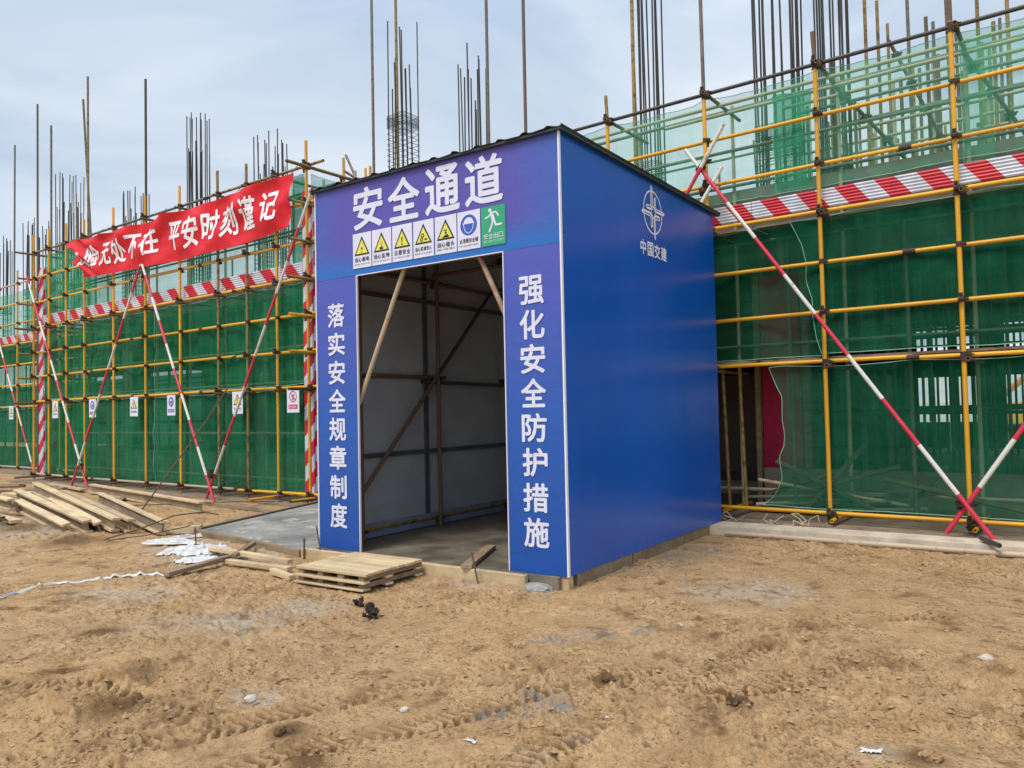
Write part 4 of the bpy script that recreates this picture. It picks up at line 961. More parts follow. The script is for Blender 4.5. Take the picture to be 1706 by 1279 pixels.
        if kd == 'exit':
            b = MB(); zz = z0
            disc(cx - .032, zz + .318, .018, y2, 14, b)
            stroke(b, [(cx - .016, zz + .288), (cx + .008, zz + .222)], .036, y2)
            stroke(b, [(cx - .016, zz + .290), (cx - .048, zz + .262), (cx - .082, zz + .252)], .016, y2 - .0006)
            stroke(b, [(cx - .010, zz + .296), (cx + .036, zz + .296), (cx + .062, zz + .258)], .015, y2 - .0012)
            stroke(b, [(cx + .000, zz + .225), (cx - .012, zz + .180), (cx - .040, zz + .128)], .020, y2 - .0018)
            stroke(b, [(cx + .012, zz + .225), (cx + .034, zz + .178), (cx + .092, zz + .180)], .020, y2 - .0024)
            part('pictogram', b, M['print_white'], None, False, n)
        tm = M['print_white'] if kd == 'exit' else dk
        G_ = GR; hh = .048 if len(cn) == 4 else .042
        part('caption', text_line(G_, cn, x0 + .022, x1 - .022, z0 + .062, z0 + .062 + hh, y2, .14), tm, None, False, n)
        part('caption', text_line(G_, en, x0 + .020, x1 - .020, z0 + .030, z0 + (.050 if kd == 'exit' or kd == 'head' else .044), y2, .16), tm, 'small English line', False, n)
    # emblem and name on the side wall (local y along the wall); built in x,z then turned
    def turn(b, d): b.v = [(-d_y + .0 if False else .0006 - y, x, z) for x, y, z in b.v for d_y in (0,)]; return b
    def side_part(n, b, m, off=.0015): b.v = [(off - yy, xx, zz) for xx, yy, zz in b.v]; part(n, b, m, None, False, side)
    cx, cz, R = 1.879, 3.527, .228
    b = ringm(cx, cz, R - .013, R + .003, 0, 56); side_part('emblem_ring', b, M['trim'])
    b = MB(); ya = -.0008
    for kq in range(4):
        a = math.pi / 2 * kq; ca, sa = math.cos(a), math.sin(a)
        rot = lambda p: (cx + p[0] * ca - p[1] * sa, cz + p[0] * sa + p[1] * ca)
        long_ = kq in (0, 2); tip = .272 if True else .2
        # each arm: an outlined bar that runs in, then bends 45 degrees and out along the neighbour
        outer = [(-.034, tip), (-.046, tip - .02), (-.046, .088), (-.062, .058), (-.14, .058), (-.158, .045)]
        inner = [(-.034, tip), (-.018, tip - .02), (-.018, .070), (-.052, .026), (-.145, .026), (-.158, .045)]
        stroke(b, [rot(p) for p in outer], .013, ya); stroke(b, [rot(p) for p in inner], .023, ya - .001)
        ya -= .0015
    dm = .052; stroke(b, [(cx, cz + dm * 1.25), (cx + dm, cz), (cx, cz - dm * 1.25), (cx - dm, cz), (cx, cz + dm * 1.25)], .010, ya)
    side_part('emblem_star', b, M['trim'])
    for i, ch in enumerate('中国交建'):
        x0 = 1.556 + i * .168; b = char_mesh(GB, ch, x0, x0 + (.145 if ch != '中' else .130), 3.052, 3.202 if ch != '中' else 3.205, 0); side_part('character', b, M['trim'])
    # small screws on the side wall
    for zz in (3.72, 3.0, 2.3, 1.5, .6): part('screw', MB().tube((.0, .05, zz), (.006, .05, zz), .006, 6), M['steel_box'])
    # roof: ribbed dark sheet with turned-down edge
    b = MB(); x0, x1, y0, y1 = -W_ - .04, .055, -.055, D_ + .12; prof = []; x = x0
    while x < x1 - .02:
        prof += [(x, 0), (x + .13, .004), (x + .16, .019), (x + .195, .019), (x + .23, .004)]; x += .258
    prof.append((x1, .004)); prof = [(min(px, x1), pz) for px, pz in prof]
    zr = H_ + .012
    # the sheet's wavy front edge sags a little
    ny = 6; n = len(prof)
    for layer in (0, -.006):
        for j in range(ny):
            yy = y0 + (y1 - y0) * j / (ny - 1)
            for i, (px, pz) in enumerate(prof): b.v.append((px, yy + (rnd.uniform(-.012, .012) if j == 0 and layer == 0 else 0), zr + pz + layer + (rnd.uniform(-.004, .004) if j == 0 else 0)))
    for j in range(ny - 1):
        for i in range(n - 1): a = j * n + i; b.f.append((a, a + 1, a + n + 1, a + n)); a += ny * n; b.f.append((a, a + n, a + n + 1, a + 1))
    for i in range(n - 1): b.f.append((i, ny * n + i, ny * n + i + 1, i + 1))
    part('roof_sheet', b, M['roof'])
    part('roof_edge', MB().box(.002, .05, -.05, D_ + .12, H_ - .012, H_ + .010), M['roof'])
    part('roof_edge', MB().box(-W_ - .035, -W_ - .002, -.05, D_ + .12, H_ - .02, H_ + .010), M['roof'])
    part('roof_edge', MB().box(-W_ - .001, 0.001, -.045, -.019, H_ - .012, H_ + .010), M['roof'])
    part('ceiling_board', MB().box(-W_ + .055, -.055, .06, D_ - .01, H_ - .08, H_ - .03), M['soffit'])
    # tube frame inside
    yl = (.46, 1.78, 3.25)
    for y in yl:
        tube('frame_post', (-2.875, y, .095), (-2.875, y, H_ - .16), 'browntube', t); tube('frame_post', (-.13, y, .095), (-.13, y, H_ - .16), 'browntube', t)
        tube('frame_beam', (-2.98, y + .05, 3.60), (-.06, y + .05, 3.60), 'browntube', t)
        tube('frame_beam', (-2.98, y + .05, 3.20), (-.06, y + .05, 3.20), 'browntube', t) if y > 1 else None
        for xx in (-2.90, -.13):
            for z in (.19, 1.90, 3.10, 3.6): 
                o = ob('coupler', COUP, t, (xx, y, z)); o.rotation_euler = (0, 0, math.pi / 2 if xx < -1 else -math.pi / 2)
    for xx, s in ((-2.95, 1), (-.08, -1)):
        tube('frame_rail', (xx, .15, 3.10), (xx, 3.5, 3.10), 'browntube', t)
        tube('frame_rail', (xx, .15, 1.92), (xx, 2.0, 1.92), 'browntube', t); tube('frame_rail', (xx + .05 * s, 1.5, 1.86), (xx + .05 * s, 3.5, 1.84), 'darktube', t)
        tube('frame_rail', (xx, .30, .20), (xx, 3.5, .20), 'oldyellow', t)
        tube('frame_diagonal', (xx + .1 * s, .36, .55), (xx + .1 * s, 1.75, 1.95), 'browntube', t); tube('frame_diagonal', (xx + .1 * s, 1.78, 1.98), (xx + .1 * s, 3.0, 3.2), 'darktube', t)
    for y in (.3, .75, 1.2, 1.65, 2.1, 2.55, 3.0, 3.4): tube('roof_purlin', (-2.98, y, 3.72), (-.06, y, 3.72), 'browntube' if rnd.random() < .6 else 'paletube', t)
    for y in (.13, .20): tube('frame_beam', (-2.98, y, 2.99), (-.06, y, 3.0), 'browntube', t)
    part('header_timber', MB().box(-2.4, -.6, .10, .18, 2.93, 2.985), M['wood_dark'])
    tube('front_brace', (-1.83, .075, 2.95), (-2.50, .075, 1.60), 'paletube', t); 
    o = tube('front_brace', (-.935, .075, 2.95), (-.24, .075, 1.55), 'pinktube', t, .0242, painted_tube('faded_pink_tube', (.42, .18, .15, 1), (.40, .34, .25, 1), .45, .65))
    # sheet seams on the lining
    for z in (.99, 2.83): part('lining_rail', MB().box(-W_ + .051, -W_ + .08, .06, D_ - .02, z, z + .05), M['steel_box'])
    for y in (1.62,): part('lining_rail', MB().box(-W_ + .051, -W_ + .078, y, y + .06, .11, 3.7), M['steel_box'])
    part('skirting_sheet', MB().box(-W_ + .085, -W_ + .09, .05, D_ - .02, .105, .26), M['skirt'])
    # bottom timbers
    def timber(x0, x1, y0, y1, z0, z1): part('sill_timber', MB().box(x0, x1, y0, y1, z0, z1), M['wood_dark'] if y0 > .1 else M['wood'])
    timber(-.34, -.01, .01, .09, -.03, .096); timber(-.07, -.005, .15, 1.2, -.03, .096); timber(-.06, -.005, 1.22, 2.5, -.03, .095); timber(-.07, -.01, 2.52, 3.6, -.03, .096)
    return t
booth()

# timber edging of the apron and doorway
def plank(name, label, cat, p0, p1, w_, h, mat='wood', group=None, roll=0, jit=.004, seed=0):
    p0, p1 = Vector(p0), Vector(p1); d = p1 - p0; me = bevel_box(name, d.length, w_, h, M[mat], .004, jit, seed)
    o = ob(name, me); q = d.to_track_quat('X', 'Z'); o.matrix_world = Matrix.LocRotScale((p0 + p1) / 2, q @ Matrix.Rotation(roll, 4, 'X').to_quaternion(), None)
    return tag(o, label, cat, group)
G1 = 'timber boards edging the concrete'
plank('timber_board', 'long pale board edging the concrete left of the booth', 'board', (-9.18, 5.46, -.02), (-6.75, 5.215, -.02), .05, .095, 'wood_dark', G1, seed=1)
plank('timber_board', 'pale board forming the step edge across the booth doorway', 'board', (-6.70, 5.20, -.02), (-3.90, 5.335, -.02), .05, .118, 'wood', G1, seed=2)
plank('timber_board', 'board running back along the left edge of the concrete apron', 'board', (-9.22, 5.55, -.02), (-10.25, 8.38, -.02), .05, .10, 'wood_dark', G1, seed=3)
plank('loose_batten', 'short grey batten lying across the booth doorway', 'batten', (-4.50, 5.26, .10), (-4.93, 6.15, .10), .10, .04, 'wood_dark', seed=4)

# pallet-like board stack in front of the doorway
def pallet():
    t = thing('board_stack', 'low stack of pale boards nailed into a step before the doorway', 'board stack', (-5.38, 4.84, 0), math.radians(-2))
    L, Wd = .78, .80
    y = -.42; i = 0
    for k in range(7):
        wd = .105 + rnd.uniform(-.01, .012); me = bevel_box('top_board', .84 + rnd.uniform(-.03, .03), wd - .006, .026, M['wood'], .003, .006, k)
        ob('top_board', me, t, (rnd.uniform(-.015, .015), y + wd / 2, .122 + rnd.uniform(0, .003))).rotation_euler = (0, 0, rnd.uniform(-.01, .01)); y += wd + .002
    for z, n in ((.078, 4), (.022, 4)):
        for k in range(n): ob('cross_batten', bevel_box('cross_batten', .07, .76, .040, M['wood_dark'], .003, .004, k + 20), t, (-.37 + k * .245, -.02, z))
    for z in (.004, .064):
        for yy in (-.39, -.1, .30): ob('rail_board', bevel_box('rail_board', .84, .09, .018, M['wood'], .003, .006, int(z * 100 + yy * 10) + 50), t, (0, yy, z))
    return t
p = pallet(); p.rotation_euler = (0, 0, math.radians(4))

# I-section timber beams in the pile at the left, and the long one behind
def ibeam(p0, p1, label, group=None, roll=0, s=1.0):
    p0, p1 = Vector(p0), Vector(p1); d = p1 - p0; L = d.length; b = MB(); h = .18 * s; fw = .105 * s
    t = thing('timber_beam', label, 'beam', (0, 0, 0), 0, group)
    q = d.to_track_quat('X', 'Z'); t.matrix_world = Matrix.LocRotScale((p0 + p1) / 2, q @ Matrix.Rotation(roll, 4, 'X').to_quaternion(), None)
    ob('top_flange', bevel_box('top_flange', L, fw, .034, M['wood'], .003, .004, int(L * 50)), t, (0, 0, h - .034))
    ob('bottom_flange', bevel_box('bottom_flange', L, fw, .034, M['wood'], .003, .004, int(L * 51)), t, (0, 0, 0))
    ob('web', bevel_box('web', L - .02, .022, h - .072, M['wood_dark'], 0, 0, 1), t, (0, 0, .036))
GP = 'timber beams piled at the left'
ibeam((-13.87, 5.19, .22), (-10.32, 4.68, .03), 'long grey-white timber beam on top of the front of the pile', GP, .12)
ibeam((-13.45, 5.27, .34), (-10.03, 4.87, .05), 'highest timber beam of the pile, its near end overhanging', GP, -.08)
ibeam((-12.90, 5.45, .22), (-9.95, 5.02, .02), 'timber beam lying under the highest one of the pile', GP, -.12)
ibeam((-12.4, 5.75, .18), (-9.55, 5.22, .0), 'timber beam at the right side of the pile reaching nearest the white plastic', GP, -.25)
ibeam((-13.14, 4.95, .12), (-10.50, 4.52, .0), 'lowest timber beam at the front of the pile, half in soil', GP, .2)
ibeam((-12.6, 5.22, .16), (-10.28, 4.82, .0), 'yellowish timber beam wedged in the middle of the pile', GP, .3)
ibeam((-14.5, 4.95, .16), (-12.9, 4.75, .16), 'short beam end at the left border of the pile', GP, .1)
ibeam((-16.18, 7.39, .01), (-11.12, 6.73, .0), 'long brown timber beam lying alone below the banner scaffold', None, .0)
plank('timber_board', 'rough board bridging the ground left of the pile', 'board', (-15.5, 5.6, .2), (-13.3, 5.3, .3), .14, .03, 'wood', None, .1, seed=8)
plank('timber_board', 'weathered plank stacked behind the pile', 'board', (-16.5, 6.6, .1), (-13.9, 5.9, .25), .16, .04, 'wood', None, .1, seed=9)
plank('timber_board', 'short pale plank at the left edge beside the rusty wire', 'board', (-12.6, 4.45, .10), (-11.75, 4.38, .10), .14, .05, 'wood', None, 0, seed=10)
plank('timber_board', 'dark plank under the left end of the pile', 'board', (-13.9, 4.75, .03), (-12.3, 4.62, .03), .2, .05, 'wood_dark', None, .1, seed=11)
plank('timber_board', 'thin board near the foot of the red brace pair', 'board', (-19.0, 7.75, .03), (-16.6, 7.42, .03), .12, .04, 'wood', None, 0, seed=12)
plank('timber_board', 'plain board lying left of the long brown beam', 'board', (-14.4, 7.15, .0), (-13.0, 6.25, .02), .10, .05, 'wood_dark', None, 0, seed=13)
plank('timber_board', 'grey edge board along the foot of the banner scaffold', 'board', (-12.9, 7.40, .0), (-9.95, 7.30, .0), .10, .06, 'wood_dark', None, 0, seed=14)
def wood_heap():
    for i, (x, y, z, a, L, lb) in enumerate(((-15.2, 5.9, .22, .3, 1.6, 'splintered offcut on top of the scrap heap'), (-15.0, 5.5, .12, -.3, 1.3, 'offcut crossing the bottom of the scrap heap'), (-16.2, 6.0, .15, .8, 1.5, 'offcut at the back of the scrap heap'), (-14.4, 5.55, .24, -.1, 1.2, 'offcut tipped over the right of the scrap heap'), (-15.8, 5.6, .30, .05, 1.8, 'longest offcut of the scrap heap'))):
        d = Vector((math.cos(a), math.sin(a), .05)) * L / 2; c = Vector((x, y, z)); plank('timber_offcut', lb, 'offcut', c - d, c + d, .12, .05, 'wood' if i % 2 else 'wood_dark', 'timber offcuts heaped at the left edge', rnd.uniform(-.3, .3), seed=30 + i)
wood_heap()
# small battens by the apron
G2 = 'loose battens in front of the apron'
plank('loose_batten', 'greenish batten pointing at the end of the white strip', 'batten', (-6.98, 3.86, .01), (-7.20, 4.66, .02), .075, .045, 'wood_dark', G2, seed=40)
plank('loose_batten', 'batten running from the white plastic towards the board stack', 'batten', (-7.72, 4.78, .045), (-6.38, 4.80, .03), .075, .045, 'wood', G2, seed=41)
plank('loose_batten', 'batten lying parallel in front of the longer one', 'batten', (-7.10, 4.58, .0), (-6.20, 4.66, .0), .07, .045, 'wood', G2, seed=42)
plank('loose_batten', 'batten crossing over the apron edge', 'batten', (-7.52, 5.17, .06), (-7.12, 4.66, .04), .06, .04, 'wood_dark', G2, seed=43)
plank('loose_batten', 'round-ended stub touching the board stack', 'batten', (-6.28, 4.52, .0), (-5.85, 4.42, .0), .06, .05, 'wood', G2, seed=44)
plank('loose_batten', 'stub lying against the end of the beam pile', 'batten', (-9.55, 5.35, .02), (-9.25, 5.6, .04), .09, .06, 'wood', G2, seed=45)

# white strip on the ground
def strip():
    pts = [(-8.9, 1.55), (-8.0, 2.1), (-7.41, 2.62), (-7.62, 2.95), (-7.66, 3.17), (-7.52, 3.45), (-7.44, 3.62), (-7.30, 3.86), (-7.16, 4.0)]
    P = []
    for (a, b) in zip(pts[:-1], pts[1:]):
        for k in range(8): f = k / 8; P.append((a[0] + (b[0] - a[0]) * f, a[1] + (b[1] - a[1]) * f))
    b = MB(); n = len(P)
    for i, (x, y) in enumerate(P):
        j = min(i + 1, n - 1); i0 = max(0, i - 1); dx, dy = P[j][0] - P[i0][0], P[j][1] - P[i0][1]; L = math.hypot(dx, dy) or 1
        wv = .020 + .006 * math.sin(i * .6); z = gz(x, y) + .014
        for s, h in ((-1, -.008), (-.3, .010 + .006 * math.sin(i * 1.1)), (.4, .004), (1, -.008)): b.v.append((x - dy / L * wv * s, y + dx / L * wv * s, z + h))
    for i in range(n - 1):
        for k_ in range(3): a = i * 4 + k_; b.f.append((a, a + 1, a + 5, a + 4))
    tag(ob('woven_strip', b.mesh('woven_strip', M['white'], True)), 'narrow white woven strip snaking over the sand at the left', 'strip')
strip()
def plastic():
    def sheet(cx, cy, sx, sy, rot, seed, amp, label):
        n = 60; u = np.linspace(-1, 1, n); U, V = np.meshgrid(u, u, indexing='ij')
        a = np.arctan2(V, U); sq = np.maximum(np.abs(U), np.abs(V)); rad = np.hypot(U, V) + 1e-6
        Ud, Vd = U / rad * sq, V / rad * sq          # square grid pulled into a disc
        lob = .80 + .55 * (fbm(np.cos(a) * 1.3 + seed, np.sin(a) * 1.3 + seed, 1.0, 3) - .35)
        x = Ud * lob * sx + .10 * sx * (fbm(U + seed, V, 3, 2) - .5); y = Vd * lob * sy + .2 * sy * (fbm(U, V + seed, 3, 2) - .5); c, s_ = math.cos(rot), math.sin(rot); X = cx + x * c - y * s_; Y = cy + x * s_ + y * c
        w1 = fbm(Ud * 1.2 + seed, Vd * 1.2, 1.6, 3); ridge = np.clip(1 - np.abs(w1 - .5) * 9, 0, 1); ridge2 = np.clip(1 - np.abs(fbm(Ud * 2.4 + seed + 9, Vd * 2.4, 1.6, 2) - .5) * 8, 0, 1)
        H = amp * (.55 * ridge ** .7 + .25 * ridge2 + 1.0 * w1) * (1 - sq ** 3 * .85)
        Z = np.maximum(ground_h(X, Y), -.01) + .004 + H
        o = ob('plastic_sheet', grid_mesh('plastic_sheet', np.stack([X, Y, Z], 2), M['white'], True)); tag(o, label, 'plastic sheet', 'crumpled white plastic on the ground')
    sheet(-7.92, 4.75, .46, .17, .75, 1, .085, 'largest crumpled white plastic sheet beside the battens')
    sheet(-8.80, 4.95, .40, .07, .55, 4, .06, 'twisted strip of white plastic left of the bigger sheet')
    sheet(-9.0, 5.38, .50, .045, 1.0, 7, .045, 'narrow band of white plastic lying on the apron edge')
    sheet(-7.50, 4.50, .28, .12, .9, 9, .05, 'flat end of white plastic under the greenish batten')
plastic()

# rebar rods on the ground
def rods():
    def rod(label, pts, r=.009):
        b = MB().path([Vector(p) for p in pts], r, 6); tag(ob('rebar_rod', b.mesh('rebar_rod', M['rustbar'])), label, 'rebar rod')
    rod('long rusty rod leaning from the ground up against the left scaffold', [(-12.10, 6.26, .0), (-12.40, 7.55, 1.35), (-12.55, 8.14, 2.02)], .012)
    rod('rusty rod lying flat towards the red brace foot', [(-12.9, 6.2, .07), (-12.2, 6.9, .06), (-11.6, 7.55, .06), (-10.9, 7.9, .07)])
    rod('bent rod looping over the end of the beam pile', [(-9.72, 4.50, .01), (-9.5, 4.9, .12), (-9.3, 5.25, .26), (-9.0, 5.45, .30), (-8.8, 5.55, .27)])
    rod('thinner rod beside the bent one', [(-9.70, 4.52, .01), (-9.2, 4.85, .08), (-9.0, 5.3, .15)], .007)
    rod('short stake driven beside the left column of the booth', [(-6.63, 5.16, -.03), (-6.62, 5.16, .21)], .010)
    rod('bent stake against the foot of the left column', [(-6.42, 5.22, .02), (-6.47, 5.20, .34)], .008)
    rod('stake driven by the right column at the doorway', [(-4.30, 5.19, -.03), (-4.40, 5.22, .26)], .009)
    rod('stake rising through the white plastic', [(-8.35, 4.98, -.02), (-8.37, 4.98, .22)], .009)
rods()
def wire():
    r = random.Random(4); b = MB()
    for k in range(26):
        a0 = r.uniform(0, 6.28); R = r.uniform(.10, .24); tilt = r.uniform(-.7, .7); P = []
        for i in range(12):
            a = a0 + i * .5; P.append(Vector((-12.1 + R * math.cos(a) * 1.4, 4.12 + R * math.sin(a), .12 + R * .6 * math.sin(a + tilt * 3) * tilt + r.uniform(-.01, .01) + .02)))
        b.path(P, .004, 4)
    tag(ob('wire_tangle', b.mesh('wire_tangle', M['rustbar'])), 'tangle of rusty wire at the left edge below the timber pile', 'wire')
    r = random.Random(9)
    for k, lb in enumerate(('twisted wire scrap nearest the booth under the bottom rail', 'twisted wire scrap in the middle under the bottom rail', 'twisted wire scrap furthest right under the bottom rail')):
        b = MB(); x = -3.50 + k * .25; P = [Vector((x, 9.28, .075))]
        for i in range(16): P.append(P[-1] + Vector((r.uniform(-.11, .12), r.uniform(-.05, .05), r.choice([-1, 1]) * r.uniform(.02, .08)))); P[-1].z = min(.2, max(.070, P[-1].z)); P[-1].y = min(9.4, max(9.16, P[-1].y))
        b.path(P, .006, 5); tag(ob('wire_scrap', b.mesh('wire_scrap', M['paletube'])), lb, 'wire', 'wire scraps under the right scaffold')
wire()

# tube lying along the kerb and pipes heaped inside
t = thing('steel_tube', 'long pale tube lying along the front of the kerb at the right', 'steel tube', (-3.45, 8.62, .03))
tube('shaft', (0, 0, 0), (6.5, .19, .012), 'paletube', t, .028)
rh = random.Random(3)
for i, lb in enumerate(('pipe at the bottom left of the heap behind the torn net', 'pipe at the bottom middle of the heap behind the torn net', 'pipe at the bottom right of the heap behind the torn net', 'second-layer left pipe in the heap behind the torn net', 'second-layer right pipe in the heap behind the torn net', 'top pipe sticking out left in the heap behind the torn net', 'long pipe slanting down over the heap behind the torn net')):
    x0 = (-3.72, -3.60, -3.48, -3.66, -3.54, -3.80, -3.62)[i]; z0 = (.10, .10, .10, .17, .17, .26, .50)[i]
    t = thing('loose_pipe', lb, 'pipe', (x0, 10.25, z0), 0, 'pipes heaped inside the right scaffold')
    tube('shaft', (0, 0, 0), (1.6 + rh.uniform(-.3, .5), .22 + rh.uniform(-.12, .12), .10 if i < 6 else -.30), 'greytube' if i % 3 else 'paletube', t)
for x, lb in ((-3.75, 'yellowish upright tube just right of the booth inside the scaffold'), (-3.98, 'thin upright tube closest to the booth edge inside the scaffold')):
    t = thing('upright_tube', lb, 'steel tube', (x, 10.15, .06)); tube('shaft', (0, 0, 0), (-.05, .0, 1.95), 'oldyellow', t, .022)

for i, (x0, z0, x1, z1, lb) in enumerate(((-3.35, .75, -2.2, .15, 'board sloping down to the right behind the torn lower net'), (-3.0, .12, -2.3, .95, 'board leaning up to the right behind the torn lower net'), (-2.85, .42, -1.9, .70, 'upper board lying across the debris behind the second yellow pole'),
        (-2.1, .55, -.6, .22, 'long low board behind the net between the yellow poles'), (-3.5, .30, -2.6, .62, 'short board across the pipe heap behind the torn net'), (-1.9, .12, -1.4, .72, 'board leaning behind the net left of the third yellow pole'))):
    plank('leaning_board', lb, 'board', (x0, 10.15 + .05 * i, z0), (x1, 10.35, z1), .08, .03, 'wood_grimy', 'boards leaning inside the right scaffold', .5, seed=60 + i)

# warning placards hung on the nets
def placard(x, y, kind, label, en=''):
    t = thing('warning_placard', label, 'placard', (x, y, 1.53), rnd.uniform(-.03, .03), 'safety placards on the left netting')
    t.rotation_euler[1] = rnd.uniform(-.02, .02)
    w2, h = .155, .40
    def part(n, b, m): ob(n, b.mesh(n, M[m]), t)
    part('board', MB().box(-w2, w2, 0, .004, 0, h), 'placard'); y1, y2, y3 = -.002, -.004, -.006
    if kind == 'warn':
        part('triangle_border', MB().poly([(-.115, y1, .16), (.115, y1, .16), (0, y1, .36)]), 'print_black')
        part('triangle_field', MB().poly([(-.085, y2, .177), (.085, y2, .177), (0, y2, .325)]), 'print_yellow')
        b = MB().poly([(-.010, y3, .28), (.010, y3, .28), (.005, y3, .22), (-.005, y3, .22)]); disc(0, .203, .010, y3, 10, b); part('pictogram', b, 'print_black')
        part('caption', text_line(GR, en or '当心坠物', -.11, .11, .075, .115, y1, .15), 'print_black')
    elif kind == 'blue':
        part('blue_disc', disc(0, .265, .098, y1, 28), 'print_navy')
        b = MB(); b.poly([(.05 * math.cos(a), y2, .28 + .045 * math.sin(a)) for a in [math.pi * i / 10 for i in range(11)]]); stroke(b, [(-.048, .27), (-.03, .22), (0, .205), (.03, .22), (.048, .27)], .010, y2); part('pictogram', b, 'placard')
        part('caption_bar', MB().box(-.12, .12, y1, 0, .06, .125), 'print_navy'); part('caption', text_line(GR, en, -.11, .11, .073, .112, y2, .15), 'placard')
    else:
        b = ringm(0, .27, .078, .095, y2, 32); stroke(b, [(-.06, .33), (.06, .21)], .014, y2 - .001); part('red_ring', b, 'print_red')
        b = MB(); disc(.004, .30, .013, y1, 10, b); stroke(b, [(0, .285), (.0, .25), (-.02, .215)], .016, y1); stroke(b, [(0, .25), (.022, .22)], .014, y1); stroke(b, [(-.03, .27), (.03, .28)], .012, y1); part('pictogram', b, 'print_black')
        part('caption_bar', MB().box(-.115, .115, y1, 0, .06, .135), 'print_red'); part('caption', text_line(GR, en, -.10, .10, .075, .12, y2, .12), 'placard')
placard(-25.94, 9.53, 'warn', 'small yellow warning placard on the far left netting')
placard(-19.60, 8.13, 'warn', 'yellow warning placard nearest the left striped corner board')
placard(-17.74, 8.13, 'blue', 'blue round placard left of the V-shaped red braces', '必须戴安全帽')
placard(-15.93, 8.13, 'warn', 'yellow lightning placard in the middle of the left netting', '当心触电')
placard(-14.48, 8.13, 'blue', 'blue helmet placard right of the middle warning placard', '必须戴安全帽')
placard(-12.26, 8.13, 'warn', 'yellow warning placard partly behind the red and white brace', '注意安全')
placard(-10.68, 8.13, 'ban', 'red prohibition placard beside the striped corner board', '禁止烟火')

# ------------------------------------------------------------ red banner
def red_banner():
    xt = [-18.87, -17.47, -16.1, -14.81, -13.4, -12.15, -10.62]; zt = [5.60, 5.53, 5.50, 5.50, 5.50, 5.52, 5.55]
    zbm = [4.95, 4.62, 4.58, 4.55, 4.53, 4.54, 4.64]
    xb = [-18.10, -17.35, -16.1, -14.85, -13.45, -12.2, -10.68]
    def S(u, v):
        """u 0..1 left to right, v 0 bottom..1 top -> point"""
        u = np.asarray(u, float); v = np.asarray(v, float); k = np.linspace(0, 1, 7); 
        X1 = np.interp(u, k, xt); X0 = np.interp(u, k, xb); Z1 = np.interp(u, k, zt); Z0 = np.interp(u, k, [4.69, 4.62, 4.60, 4.55, 4.53, 4.54, 4.64])
        X = X0 + (X1 - X0) * v; Z = Z0 + (Z1 - Z0) * v
        # drape between ties plus fold ridges radiating from ties
        wv = .030 * np.sin(u * 6 * math.pi + .5) * v + .025 * np.sin((u * 9 + v * 1.7) * 2.6) + .045 * (fbm(u * 9 + v * 1.5, v * 2, 1.5, 3) - .5)
        wv += .085 * np.sin((u * 34 - v * 7)) * (fbm(u * 6, v + 5, 2, 2)) * (.3 + v) + .03 * np.abs(np.sin(u * 19 + v * 4))
        wv += .10 * np.clip((.22 - u) / .22, 0, 1) * np.sin((u * 2.2 + v * .55) * 24)
        for xt_ in (0.0, .17, .5, .83, 1.0): wv += .05 * np.exp(-np.abs(u - xt_ - (1 - v) * .05) / .012) * v
        curl = np.clip((.075 - u) / .075, 0, 1)
        Yd = 8.075 + np.minimum(wv, .075) - .10 * curl * np.sin(v * math.pi)
        X = X + .18 * curl * np.sin(v * math.pi); 
        Z = Z + .012 * np.sin(u * 40) * v
        return X, Yd, Z
    nu, nv = 260, 34
    U, V = np.meshgrid(np.linspace(0, 1, nu), np.linspace(0, 1, nv), indexing='ij'); X, Y, Z = S(U, V)
    t = thing('red_banner', 'long red cloth banner with white Chinese characters tied to the left scaffold', 'banner', (-10.62, 8.1, 5.55))
    org = np.array([-10.62, 8.1, 5.55])
    cl = ob('cloth', grid_mesh('cloth', np.stack([X, Y, Z], 2) - org, M['banner']), t)
    def XtoU(x): k = np.linspace(0, 1, 7); return np.interp(x, [(a + b) / 2 for a, b in zip(xt, xb)], k)
    import bmesh
    data = [('风', -18.36, -17.98, 4.90, 5.22), ('险', -17.87, -17.39, 4.84, 5.34), ('无', -17.26, -16.79, 4.82, 5.32), ('处', -16.72, -16.24, 4.80, 5.31), ('不', -16.15, -15.60, 4.80, 5.31), ('在', -15.52, -14.91, 4.81, 5.35),
            ('平', -14.46, -14.00, 4.76, 5.32), ('安', -13.92, -13.43, 4.73, 5.33), ('时', -13.33, -12.79, 4.78, 5.34), ('刻', -12.67, -12.19, 4.76, 5.32), ('谨', -12.06, -11.60, 4.79, 5.35), ('记', -11.45, -10.98, 4.83, 5.35)]
    for ch, x0, x1, z0, z1 in data:
        b = char_mesh(GB, ch, x0, x1, z0, z1, 0); me = b.mesh('character', M['trim'])
        bm = bmesh.new(); bm.from_mesh(me); bmesh.ops.triangulate(bm, faces=bm.faces)
        for _ in range(2):
            le = [e for e in bm.edges if e.calc_length() > .07]
            if le: bmesh.ops.subdivide_edges(bm, edges=le, cuts=1); bmesh.ops.triangulate(bm, faces=[f for f in bm.faces if len(f.verts) > 3])
        vs = list(bm.verts); u = XtoU(np.array([v.co.x for v in vs])); 
        k = np.linspace(0, 1, 7); Z1 = np.interp(u, k, zt); Z0 = np.interp(u, k, [4.69, 4.62, 4.60, 4.55, 4.53, 4.54, 4.64]); vv = (np.array([v.co.z for v in vs]) - Z0) / (Z1 - Z0)
        A, B, Cc = S(u, vv)
        for i, v in enumerate(vs): v.co = Vector((A[i] - org[0], B[i] - .008 + v.co.y - org[1], Cc[i] - org[2]))
        bm.to_mesh(me); bm.free(); ob('character', me, cl)
    for x in (-18.85, -17.45, -14.8, -12.15, -10.63): ob('tie_cord', MB().tube((x - org[0], 0.0, 5.52 - org[2]), (x - org[0] + .02, .13, 5.70 - org[2]), .006, 5).mesh('tie_cord', M['darktube']), t)
red_banner()

